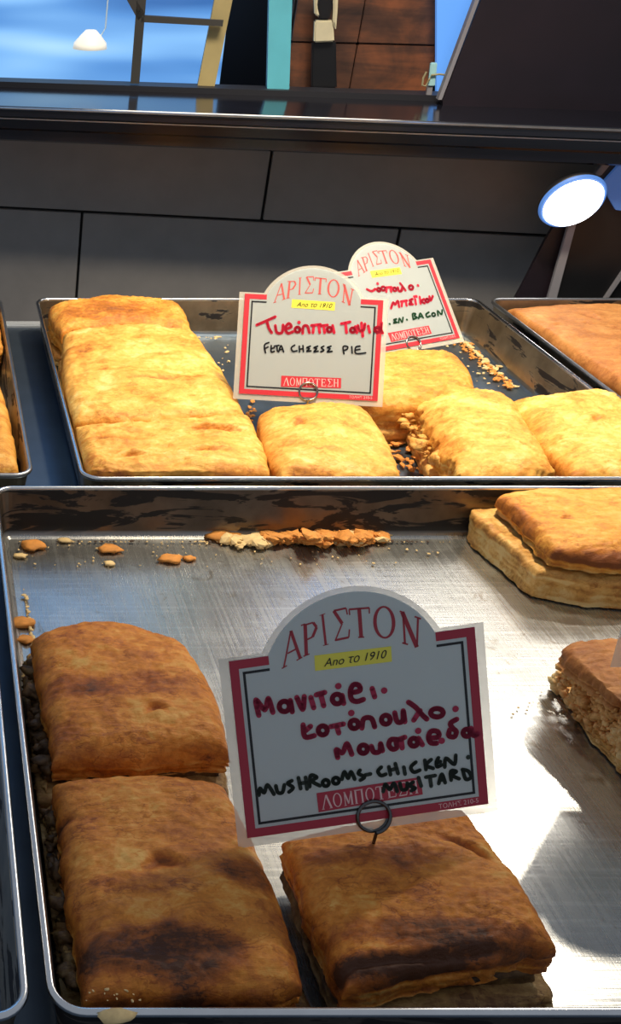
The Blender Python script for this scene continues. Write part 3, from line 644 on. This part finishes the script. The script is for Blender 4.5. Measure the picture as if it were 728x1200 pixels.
crumbs('dark burnt crumbs along the rear wall of the front tray', [(60, 622, 500, 630, TZ, 60, 0.0005, 0.0016), (270, 618, 315, 630, TZ, 22, 0.0015, 0.0032)], M_CRUMBD, 4)
BND[0] = (0.112, 0.572, 0.708, 1.106)
crumbs('pale crumbs strewn on the bare floor of the middle tray', [(215, 380, 300, 440, TZ, 50, 0.0006, 0.0022), (480, 390, 660, 455, TZ, 170, 0.0006, 0.0022), (560, 385, 640, 440, TZ, 90, 0.0010, 0.0034)], M_CRUMB, 5)
crumbs('toasted crumbs and burnt bits between the golden pies', [(445, 500, 510, 556, TZ, 90, 0.0015, 0.0042), (290, 470, 300, 520, TZ, 20, 0.001, 0.003), (95, 400, 105, 560, 0.02, 30, 0.001, 0.003)], M_CRUMB2, 6)
crumbs('orange baked-on crumbs along the foot of the right wall of the middle tray', [(522 + 9.5 * k, 387 + 8.5 * k, 534 + 9.5 * k, 397 + 8.5 * k, TZ, 24, 0.0008, 0.0028) for k in range(8)], M_CRUMB2, 12)
BND[0] = (-0.38, 0.081, 0.713, 1.106)
crumbs('white and brown crumbs in the left end tray', [(-6, 395, 8, 460, TZ, 40, 0.001, 0.003), (4, 460, 22, 540, TZ, 90, 0.0008, 0.0028)], M_CRUMB, 7)
def flake(px, py, r_, label, mat, seed, z=TZ):
    c = at(px, py, z); o = blob('pastry_flake', c + Vector((0, 0, r_ * 0.22)), (r_ * 1.4, r_, r_ * 0.3), mat, seed, 0.5, 2, 1.6)
    tag(o, label, 'flake', 'loose pastry flakes in the front tray')
flake(38, 641, 0.0065, 'orange pastry flake in the rear left corner of the front tray', M_CRUMB2, 1)
flake(129, 645, 0.0058, 'orange pastry flake between the corner flake and the small round one', M_CRUMB2, 2)
flake(128, 661, 0.0032, 'tiny pale flake just in front of an orange one', M_CRUMB, 3)
flake(261, 630, 0.0085, 'oval orange flake left of the crumb heap against the tray wall', M_CRUMB2, 4)
flake(200, 656, 0.0058, 'long ochre flake in front of the oval orange one', M_CRUMB2, 5)
flake(222, 655, 0.0036, 'small ochre flake right beside the long ochre one', M_CRUMB2, 6)
flake(76, 634, 0.0034, 'small white flake between the two left orange flakes', M_CRUMB, 7)
flake(448, 627, 0.0050, 'pale elongated flake right of the crumb heap', M_CRUMB, 8)
flake(27, 731, 0.0060, 'orange flake beside the left wall above the brown pie', M_CRUMB2, 9)
flake(24, 652, 0.0034, 'pale flake next to the left wall of the front tray', M_CRUMB, 10)
flake(30, 750, 0.0042, 'toasted flake just above the brown pie by the left wall', M_CRUMB2, 11)
o = blob('pastry_flake', at(137, 1190, 0.041), (0.0075, 0.0035, 0.0018), M_CRUMB, 12, 0.5, 2, 1.6)
tag(o, 'pale flake lying on the front rim of the front tray', 'flake', 'loose pastry flakes in the front tray')

# ---------------------------------------------------------------- price cards
M_CARDW = simple('white card', (0.74, 0.75, 0.70), 0.35)
_nt = M_CARDW.node_tree; _tl = _nt.nodes.new('ShaderNodeBsdfTranslucent'); _tl.inputs[0].default_value = (0.75, 0.85, 0.92, 1); _mx = _nt.nodes.new('ShaderNodeMixShader'); _mx.inputs[0].default_value = 0.58
_nt.links.new(_nt.nodes['Principled BSDF'].outputs[0], _mx.inputs[1]); _nt.links.new(_tl.outputs[0], _mx.inputs[2]); _nt.links.new(_mx.outputs[0], _nt.nodes['Material Output'].inputs[0])
M_RED = simple('printed red border', (0.62, 0.035, 0.05), 0.35)
M_DRED = simple('printed crimson border', (0.42, 0.02, 0.045), 0.35)
M_INKB = simple('black ink', (0.006, 0.006, 0.008), 0.4)
M_INKR = simple('red marker ink', (0.62, 0.008, 0.04), 0.4)
M_INKDR = simple('crimson marker ink', (0.38, 0.008, 0.05), 0.4)
M_INKG = simple('dark green marker ink', (0.008, 0.07, 0.02), 0.4)
M_INKG2 = simple('blackish green marker ink', (0.008, 0.018, 0.008), 0.4)
M_YEL = simple('yellow printed strip', (0.85, 0.75, 0.08), 0.35)
M_PINK = simple('pale printed letters', (0.80, 0.52, 0.50), 0.4)
M_HEAD = simple('brick red heading letters', (0.62, 0.10, 0.09), 0.4)
M_HEADD = simple('crimson heading letters', (0.36, 0.02, 0.035), 0.4)
M_WIRE = simple('steel wire', (0.35, 0.33, 0.30), 0.25, 1.0)
M_FILM, nt, b = new_mat('clear laminate film')
b.inputs['Base Color'].default_value = (0.80, 0.76, 0.66, 1); b.inputs['Roughness'].default_value = 0.25
tr = nt.nodes.new('ShaderNodeBsdfTransparent'); mxs = nt.nodes.new('ShaderNodeMixShader'); mxs.inputs[0].default_value = 0.42
outn = nt.nodes['Material Output']; nt.links.new(tr.outputs[0], mxs.inputs[1]); nt.links.new(b.outputs[0], mxs.inputs[2]); nt.links.new(mxs.outputs[0], outn.inputs[0])

GLY = {  # strokes in a unit box: (x0,y0,x1,y1,width) thick/thin with serifs, 'o' = ring
 'A': [(.02, 0, .5, 1, .07), (.5, 1, .98, 0, .16), (.22, .36, .78, .36, .07), (-.10, 0, .20, 0, .05), (.76, 0, 1.1, 0, .05)],
 'L': [(.02, 0, .5, 1, .08), (.5, 1, .98, 0, .17), (-.10, 0, .20, 0, .05), (.76, 0, 1.1, 0, .05)],
 'P': [(.25, 0, .25, 1, .17), (.25, .97, .70, .95, .07), (.70, .95, .92, .76, .13), (.92, .76, .70, .50, .13), (.70, .50, .25, .48, .07), (.02, 0, .5, 0, .05), (.02, 1, .25, 1, .05)],
 'I': [(.5, 0, .5, 1, .20), (.2, 0, .8, 0, .05), (.2, 1, .8, 1, .05)],
 'S': [(.10, 1, .90, 1, .09), (.90, 1, .95, .78, .06), (.10, 1, .58, .52, .16), (.58, .52, .08, 0, .06), (.08, .02, .92, .02, .10), (.92, .02, 1, .28, .06)],
 'T': [(.5, 0, .5, 1, .17), (.02, .97, .98, .97, .08), (.02, .97, 0, .78, .05), (.98, .97, 1, .78, .05), (.28, 0, .72, 0, .05)],
 'O': ['o'],
 'N': [(.16, 0, .16, 1, .07), (.12, 1, .86, 0, .16), (.86, 0, .86, 1, .07), (0, 0, .34, 0, .05), (0, 1, .2, 1, .05), (.7, 1, 1, 1, .05)],
 'M': [(.12, 0, .12, 1, .07), (.12, 1, .5, .1, .14), (.5, .1, .88, 1, .07), (.88, 0, .88, 1, .15), (-.02, 0, .26, 0, .05), (.72, 0, 1.02, 0, .05)],
 'Q': [(.14, 0, .14, 1, .15), (.86, 0, .86, 1, .15), (.14, .97, .86, .97, .08), (0, 0, .3, 0, .05), (.7, 0, 1, 0, .05), (0, 1, 1, 1, .04)],
 'E': [(.2, 0, .2, 1, .16), (.2, .97, .88, .97, .08), (.2, .52, .70, .52, .08), (.2, .03, .92, .03, .08), (.88, .97, .9, .74, .05), (.92, .03, .96, .28, .05), (.7, .66, .7, .38, .04), (.02, 0, .3, 0, .04), (.02, 1, .3, 1, .04)],
 'H': [(.16, 0, .16, 1, .15), (.84, 0, .84, 1, .15), (.16, .5, .84, .5, .08), (0, 0, .34, 0, .05), (0, 1, .34, 1, .05), (.66, 0, 1, 0, .05), (.66, 1, 1, 1, .05)]}
class Ink:                                # flat printed or written shapes in the card's own plane
    def __init__(s, z): s.v = []; s.f = []; s.z = z
    def poly(s, pts): n = len(s.v); s.v += [(x, y, s.z) for x, y in pts]; s.f.append(tuple(range(n, n + len(pts))))
    def seg(s, a, b_, w):
        a = Vector(a); b_ = Vector(b_); d = (b_ - a); 
        if d.length < 1e-9: return
        d.normalize(); n = Vector((-d.y, d.x)) * (w / 2); s.poly([a + n, a - n, b_ - n, b_ + n])
    def dot(s, c, r_, n=10): s.poly([(c[0] + r_ * math.cos(2 * math.pi * k / n), c[1] + r_ * math.sin(2 * math.pi * k / n)) for k in range(n)])
    def stroke(s, pts, w):               # pen stroke with round ends
        pts = [Vector(p) for p in pts]
        if len(pts) > 2:
            q = []
            for i in range(len(pts) - 1):
                p0, p1, p2, p3 = pts[max(0, i - 1)], pts[i], pts[i + 1], pts[min(len(pts) - 1, i + 2)]
                for k in range(4):
                    t = k / 4; q.append(0.5 * ((2 * p1) + (p2 - p0) * t + (2 * p0 - 5 * p1 + 4 * p2 - p3) * t * t + (3 * p1 - p0 - 3 * p2 + p3) * t ** 3))
            pts = q + [pts[-1]]
        for i in range(len(pts) - 1): s.seg(pts[i], pts[i + 1], w)
        for p in pts: s.dot(p, w / 2, 8)
    def glyph(s, ch, quad):               # quad: bl, br, tr, tl
        bl, br, tr_, tl = [Vector(p) for p in quad]
        m = lambda x, y: bl * (1 - x) * (1 - y) + br * x * (1 - y) + tr_ * x * y + tl * (1 - x) * y
        wd = ((br - bl).length + (tr_ - tl).length) / 2; ht = ((tl - bl).length + (tr_ - br).length) / 2; k_ = min(wd, ht * 0.9)
        for g_ in GLY[ch]:
            if g_ == 'o':
                n = 28
                for i in range(n):
                    a0, a1 = 2 * math.pi * i / n, 2 * math.pi * (i + 1) / n
                    ri = lambda a: (0.36, 0.45)
                    s.poly([m(.5 + .5 * math.cos(a0), .5 + .52 * math.sin(a0)), m(.5 + .5 * math.cos(a1), .5 + .52 * math.sin(a1)), m(.5 + .34 * math.cos(a1), .5 + .46 * math.sin(a1)), m(.5 + .34 * math.cos(a0), .5 + .46 * math.sin(a0))])
            else: x0, y0, x1, y1, w = g_; s.seg(m(x0, y0), m(x1, y1), (w * 1.15 + 0.02) * k_)
    def out(s, name, mat, parent):
        me = bpy.data.meshes.new(name); me.from_pydata(s.v, [], s.f)
        return link(name, me, mat, parent)
def font_text(s, size, shear, x, y, z, rot, mat, parent, name, target_w):
    cu = bpy.data.curves.new(name, 'FONT'); cu.body = s; cu.size = size; cu.shear = shear; cu.align_x = 'CENTER'; cu.align_y = 'CENTER'
    tmp = bpy.data.objects.new(name, cu); COL.objects.link(tmp)
    bpy.context.view_layer.update(); dg = bpy.context.evaluated_depsgraph_get()
    me = bpy.data.meshes.new_from_object(tmp.evaluated_get(dg)); bpy.data.objects.remove(tmp)
    xs = [v.co.x for v in me.vertices]; k = target_w / max(1e-6, max(xs) - min(xs))
    for v in me.vertices:
        px, py = v.co.x * k, v.co.y * k * 1.0; v.co = (x + px * math.cos(rot) - py * math.sin(rot), y + px * math.sin(rot) + py * math.cos(rot), z)
    me.materials.clear(); return link(name, me, mat, parent)

# heading letters as (bottom-left, bottom-right, top-right, top-left), read on the nearest card in pixels
HEAD = [('A', (332, 782), (352, 771), (347, 736), (334, 742)), ('P', (355, 769), (370, 763), (373, 725), (352, 733)), ('I', (376, 757), (387, 754), (383, 718), (372, 722)),
        ('S', (391, 751), (410, 747), (407, 712), (389, 716)), ('T', (415, 747), (431, 746), (433, 711), (408, 713)), ('O', (438, 748), (464, 747), (462, 710), (436, 711)), ('N', (471, 753), (491, 759), (493, 725), (468, 716))]
BR_ = (370.5, 929, 492.5, 910, 495, 930.5, 373, 951.5)
def price_card(label, w, rv, loc, lines, red, ink, headm, ring_px, aspect=0.74, tilt=None):
    e = empty('price_card', loc); tag(e, label, 'sign', 'laminated price cards on ring clips')
    e.rotation_mode = 'QUATERNION'; ax = Vector(rv); e.rotation_quaternion = Matrix.Rotation(ax.length, 3, ax.normalized()).to_quaternion()
    Mx = e.rotation_quaternion.to_matrix(); inv = Mx.inverted(); L0 = Vector(loc)
    def loc_px(px, py):
        d = ray(px, py); n = Mx @ Vector((0, 0, 1)); t = (L0 - _C).dot(n) / d.dot(n); q = inv @ (_C + d * t - L0); return Vector((q.x, q.y))
    h = aspect * w
    def arch(x0, x1, yb, top, n=22):      # arc bulging above yb
        c = (x0 + x1) / 2; half = (x1 - x0) / 2; hh = top - yb; r_ = (half * half + hh * hh) / (2 * hh); cy = top - r_
        a = math.asin(min(1, half / r_)); a = math.pi - a if hh > r_ else a
        return [(c + r_ * math.sin(a - 2 * a * k / n), cy + r_ * math.cos(a - 2 * a * k / n)) for k in range(n + 1)]   # right to left
    def shape(x0, x1, y0, y1, ax0, ax1, top): return [(x0, y0), (x1, y0), (x1, y1)] + arch(ax0, ax1, y1, top) + [(x0, y1)]
    # laminate sheet
    film = shape(-w / 2, w / 2, 0, h, -0.335 * w, 0.335 * w, h + 0.205 * w)
    o = prism('laminate', [Vector((x, y, -0.0006)) for x, y in film], Vector((0, 0, 0.0004)), M_FILM, e)
    mx, my = 0.036 * w, 0.037 * w
    ax0, ax1, atop = -0.315 * w, 0.315 * w, h + 0.185 * w
    card = shape(-w / 2 + mx, w / 2 - mx, my, h - my * 0.33, ax0, ax1, atop)
    prism('card', [Vector((x, y, 0.0)) for x, y in card], Vector((0, 0, 0.0003)), M_CARDW, e)
    X0, X1, Y0, Y1 = -w / 2 + mx, w / 2 - mx, my, h - my * 0.33
    z = 0.00042; b1 = 0.034 * w
    k = Ink(z)
    k.poly([(X0, Y0), (X1, Y0), (X1, Y0 + b1), (X0, Y0 + b1)]); k.poly([(X0, Y0 + b1), (X0 + b1, Y0 + b1), (X0 + b1, Y1), (X0, Y1)]); k.poly([(X1 - b1, Y0 + b1), (X1, Y0 + b1), (X1, Y1), (X1 - b1, Y1)])
    k.poly([(X0 + b1, Y1 - b1), (ax0, Y1 - b1), (ax0, Y1), (X0 + b1, Y1)]); k.poly([(ax1, Y1 - b1), (X1 - b1, Y1 - b1), (X1 - b1, Y1), (ax1, Y1)])
    k.out('border', red, e)
    k = Ink(z); g0 = 0.052 * w; lw = 0.010 * w
    k.seg((X0 + g0, Y0 + g0), (X1 - g0, Y0 + g0), lw); k.seg((X0 + g0, Y0 + g0 - lw / 2), (X0 + g0, Y1 - g0 + lw / 2), lw); k.seg((X1 - g0, Y0 + g0 - lw / 2), (X1 - g0, Y1 - g0 + lw / 2), lw)
    k.seg((X0 + g0, Y1 - g0), (ax0, Y1 - g0), lw); k.seg((ax1, Y1 - g0), (X1 - g0, Y1 - g0), lw)
    k.out('border_line', M_INKB, e)
    # heading, yellow strip, brand box : same layout on every card, measured on the nearest one
    T = lambda px, py: CARD_UV(px, py) * w
    k = Ink(z)
    for ch, *q in HEAD: k.glyph(ch, [T(*p) for p in q])
    k.out('heading_lettering', headm, e)
    k = Ink(z); k.poly([T(369, 786), T(459, 775), T(458, 757), T(368, 768)]); k.out('yellow_strip', M_YEL, e)
    a, b_ = T(378, 777), T(452, 766.5); c = (T(378, 777) + T(452, 766.5)) / 2; rot = math.atan2((b_ - a).y, (b_ - a).x)
    font_text('Ano το 1910', 0.01, 0.35, c.x, c.y - 0.0, z + 0.0002, rot, M_INKB, e, 'date_lettering', (b_ - a).length)
    k = Ink(z + 0.0001); k.poly([T(373, 951.5), T(495, 930.5), T(492.5, 910), T(370.5, 929)]); k.out('name_box', red, e)
    k = Ink(z + 0.0002); bl, br, tr_, tl = T(377, 948), T(491, 928.3), T(489, 913.5), T(375, 932)
    word = 'LOMQOTESH'; n = len(word)
    for i, ch in enumerate(word):
        u0, u1 = (i + 0.08) / n, (i + 0.90) / n
        k.glyph(ch, [bl.lerp(br, u0), bl.lerp(br, u1), tl.lerp(tr_, u1), tl.lerp(tr_, u0)])
    k.out('name_lettering', M_PINK, e)
    a, b_ = T(508, 946), T(566, 936.5); c = (a + b_) / 2
    font_text('ΤΟΛΗΣ 210-5', 0.01, 0, c.x, c.y, z + 0.0001, math.atan2((b_ - a).y, (b_ - a).x), M_PINK, e, 'small_lettering', (b_ - a).length * 0.8)
    for nm, mat, wpx, strokes in lines:
        k = Ink(z + 0.0003)
        px_m = (loc_px(ring_px[0] + 10, ring_px[1]) - loc_px(ring_px[0], ring_px[1])).length / 10
        for s_ in strokes:
            p = [loc_px(*q) for q in s_]
            if len(p) == 1: k.dot(p[0], wpx * px_m * 0.62, 12)
            else: k.stroke(p, wpx * px_m)
        k.out(nm, mat, e)
    # ring clip: a double coil holding the lower edge, its pin stuck in the pie
    c = loc_px(*ring_px[:2]); rr = 0.0072; pts = []
    for i in range(61):
        a = 2 * math.pi * 2 * i / 60 - math.pi / 2; pts.append(Vector((c.x + rr * math.cos(a), c.y + rr * math.sin(a), 0.0022 - 0.0044 * i / 60)))
    v, f = tube(pts, 0.00085, 8); o = mesh('ring_clip', v, f, ink, e, True)
    down = inv @ Vector((0, 0, -1)); p0 = Vector((c.x, c.y - rr, 0.0022)); v, f = tube([p0, p0 + down * 0.010, p0 + down * 0.022], 0.0008, 6)
    mesh('pin', v, f, ink, o)
    return e
# card coordinates (in card widths) of a pixel on the nearest card
_q1 = Vector((1.1638, -0.0507, 0.1371)); _l1 = Vector((0.1987, 0.3595, 0.0489))
def CARD_UV(px, py):
    Mx = Matrix.Rotation(_q1.length, 3, _q1.normalized()); n = Mx @ Vector((0, 0, 1)); d = ray(px, py); t = (_l1 - _C).dot(n) / d.dot(n)
    q = Mx.inverted() @ (_C + d * t - _l1); return Vector((q.x, q.y)) / 0.118
def X(ox, oy, sc, st): return [[(ox + x / sc, oy + y / sc) for x, y in s_] for s_ in st]
def circ(cx, cy, rx, ry=None, a0=0.0, a1=360.0, n=9): ry = ry or rx; return [(cx + rx * math.cos(R(a0 + (a1 - a0) * k / n)), cy + ry * math.sin(R(a0 + (a1 - a0) * k / n))) for k in range(n + 1)]
red1 = X(255, 700, 4.28, [[(205, 590), (190, 512), (235, 562), (252, 505), (275, 575)], circ(333, 545, 26), [(362, 515), (368, 545), (372, 572)], [(395, 500), (425, 560), (432, 495)], [(465, 500), (480, 552)],
      [(492, 487), (535, 475)], [(515, 485), (530, 542)], circ(597, 508, 24), [(622, 490), (630, 530)], [(603, 443)], [(668, 578)]])
red1 += X(410, 700, 4.045, [[(5, 450), (45, 440), (40, 415), (15, 412), (0, 440), (5, 480), (30, 492), (62, 482)], [(103, 430), (115, 470)], [(160, 440)],
      circ(18, 600, 20), [(55, 618), (62, 575), (90, 568), (105, 580), (115, 612)], circ(168, 578, 21), [(210, 545), (222, 588), (248, 583), (250, 535), (258, 588)], [(275, 495), (310, 520), (340, 555), (362, 575)], [(330, 535), (300, 580)], circ(410, 545, 30, 20), [(498, 527)]])
red1 += X(270, 840, 4.55, [[(385, 40), (395, 104), (445, 98)], [(425, 48), (398, 72)], circ(490, 70, 24), [(532, 50), (600, 36)], [(565, 48), (575, 84)], [(570, 215), (562, 172), (595, 190), (618, 140), (645, 198)]])
red1 += X(420, 840, 4.28, [circ(22, 160, 21), [(62, 145), (75, 175), (105, 170), (108, 132), (118, 168)], [(195, 112), (160, 112), (150, 140), (168, 160), (190, 152), (186, 122)], [(190, 115), (230, 100)], [(212, 112), (217, 154)],
      circ(275, 125, 20), [(298, 105), (318, 138)], [(297, 68)], [(350, 105), (398, 98), (395, 72), (362, 70), (348, 100), (360, 128), (390, 130)], [(415, 118)], [(490, 10), (458, 30), (470, 55), (488, 72), (478, 98), (450, 92), (455, 62)], circ(540, 78, 18), [(562, 55), (575, 92), (598, 82)]])
grn1 = X(270, 840, 4.55, [[(150, 415), (155, 378), (178, 402), (195, 360), (230, 410)], [(240, 365), (250, 400), (275, 400), (285, 360)], [(325, 338), (303, 352), (332, 375), (310, 398)], [(360, 322), (372, 380)], [(398, 320), (406, 382)], [(370, 352), (402, 348)],
      [(420, 370), (425, 310), (458, 320), (432, 340), (475, 365)], circ(506, 350, 17), circ(560, 338, 17), [(592, 330), (605, 290), (625, 325), (640, 290), (660, 330)], [(688, 282), (680, 300), (712, 318), (690, 335)]])
grn1 += X(420, 840, 4.28, [[(30, 290), (58, 284)], [(112, 250), (95, 270), (110, 292), (135, 285)], [(150, 248), (158, 288)], [(182, 232), (196, 282)], [(156, 266), (190, 256)], [(225, 250), (231, 285)], [(285, 225), (260, 250), (275, 275), (305, 265)],
      [(330, 215), (336, 262)], [(362, 212), (336, 240), (372, 256)], [(398, 203), (388, 225), (408, 222)], [(388, 226), (392, 248), (415, 238)], [(430, 250), (436, 205), (478, 236), (485, 190)], [(548, 200)],
      [(122, 372), (133, 335), (155, 362), (175, 330), (192, 372)], [(205, 330), (215, 362), (240, 358), (242, 330)], [(272, 325), (252, 342), (282, 355), (262, 368)], [(298, 302), (312, 345)], [(335, 300), (382, 292)], [(356, 298), (362, 345)],
      [(400, 332), (415, 285), (432, 328)], [(405, 315), (428, 312)], [(462, 315), (460, 270), (488, 272), (466, 290), (502, 308)], [(520, 262), (535, 310), (562, 300), (548, 270), (518, 262)]])
cut1 = [s_ for s_ in grn1]
price_card('crimson-bordered price card for mushroom, chicken and mustard pie, nearest and largest', 0.118, _q1, _l1,
           [('red_handwriting', M_INKDR, 6.2, red1), ('green_handwriting', M_INKG2, 4.6, grn1)], M_DRED, simple('dark steel wire', (0.12, 0.12, 0.12), 0.25, 1.0), M_HEADD, (437, 956))
red2 = X(250, 300, 3.309, [[(168, 268), (205, 252), (240, 236)], [(208, 256), (215, 280), (226, 298)], [(240, 270), (246, 297), (266, 297), (270, 268)], [(280, 284), (302, 275), (292, 262), (278, 280), (288, 300), (308, 294)], circ(326, 286, 10), [(332, 258)],
      [(346, 300), (349, 274), (364, 272), (372, 298)], [(386, 298), (389, 272)], [(380, 270), (415, 266)], [(408, 268), (412, 298)], [(416, 272), (442, 268)], [(428, 270), (431, 298)], circ(450, 286, 9), [(462, 270), (468, 298)],
      [(496, 263), (530, 256)], [(512, 260), (516, 298)], circ(540, 288, 9), [(550, 274), (556, 298)], [(560, 270), (566, 290), (582, 288), (587, 264)], [(574, 260), (579, 312)], [(600, 272), (606, 297)], circ(636, 286, 10), [(652, 260), (650, 285), (656, 300)]])
blk2 = X(250, 300, 3.309, [[(202, 376), (198, 346), (215, 336)], [(198, 360), (212, 353)], [(224, 348), (224, 372), (236, 370)], [(224, 360), (236, 356)], [(236, 350), (254, 347)], [(246, 349), (248, 370)], [(253, 372), (262, 348), (272, 372)], [(257, 364), (268, 362)],
      [(315, 346), (302, 356), (308, 370), (324, 368)], [(333, 350), (334, 372)], [(347, 348), (349, 372)], [(334, 362), (348, 360)], [(376, 350), (362, 356), (372, 360), (362, 370), (378, 368)], [(404, 350), (390, 356), (400, 360), (390, 372), (406, 369)],
      [(428, 350), (418, 356), (428, 366), (416, 372)], [(456, 350), (442, 355), (452, 360), (442, 372), (460, 370)], [(506, 380), (503, 352), (520, 352), (518, 362), (506, 366)], [(536, 352), (538, 377)], [(568, 350), (552, 354), (552, 378), (590, 376)], [(552, 365), (568, 362)]])
price_card('red-bordered feta cheese pie price card facing front in the middle tray', 0.120, (1.0229, -0.036, -0.1006), (0.314, 0.8338, 0.0437),
           [('red_handwriting', M_INKR, 3.4, red2), ('black_handwriting', M_INKB, 1.9, blk2)], M_RED, M_WIRE, M_HEAD, (361, 459))
red3 = X(400, 280, 4.55, [[(135, 270), (160, 280), (180, 268)], circ(198, 272, 9), circ(222, 266, 10), [(192, 240)], [(238, 284), (240, 262)], [(232, 261), (266, 258)], [(260, 260), (264, 283)], circ(283, 270, 9), [(300, 260), (306, 280), (320, 277), (325, 256)], [(312, 238), (326, 256), (340, 276)], [(326, 256), (316, 278)], circ(370, 260, 11), [(407, 250)],
      [(263, 372), (275, 340), (285, 352), (300, 332), (306, 364)], [(320, 360), (323, 335)], [(316, 336), (348, 330)], [(342, 332), (346, 357)], [(378, 322), (362, 330), (372, 338), (360, 350), (380, 350)], [(392, 324), (396, 350)], [(388, 310)], [(398, 308)], [(416, 310), (421, 347)], [(440, 322), (422, 335), (442, 344)], circ(456, 330, 9), [(468, 308), (474, 330), (486, 306)]])
grn3 = X(400, 280, 4.55, [[(256, 455)], [(292, 428), (278, 434), (288, 440), (278, 450), (296, 446)], [(304, 448), (308, 425), (322, 445), (327, 420)], [(348, 432)], [(382, 430), (378, 402), (394, 400), (388, 413), (402, 420), (382, 430)], [(410, 426), (420, 398), (435, 422)], [(415, 416), (430, 413)],
      [(465, 392), (450, 404), (456, 418), (472, 412)], circ(490, 405, 9), [(514, 410), (512, 385), (532, 404), (536, 380)]])
price_card('tilted red-bordered bacon price card half hidden behind the feta cheese card', 0.118, (0.8047, 0.1326, 0.3428), tuple(_C + (Vector((0.4593, 0.978, 0.0321)) - _C) * 0.985),
           [('red_handwriting', M_INKR, 2.6, red3), ('green_handwriting', M_INKG, 1.9, grn3)], M_RED, M_WIRE, M_HEAD, (484, 403))
_bl = at(716, 782, 0.058)
price_card('price card mostly out of view at the right edge, standing on the torn pie chunk', 0.118, (math.pi / 2 - 0.12, 0, 0), (_bl.x + 0.059, _bl.y, 0.058), [], M_RED, M_WIRE, M_HEAD, (800, 790))
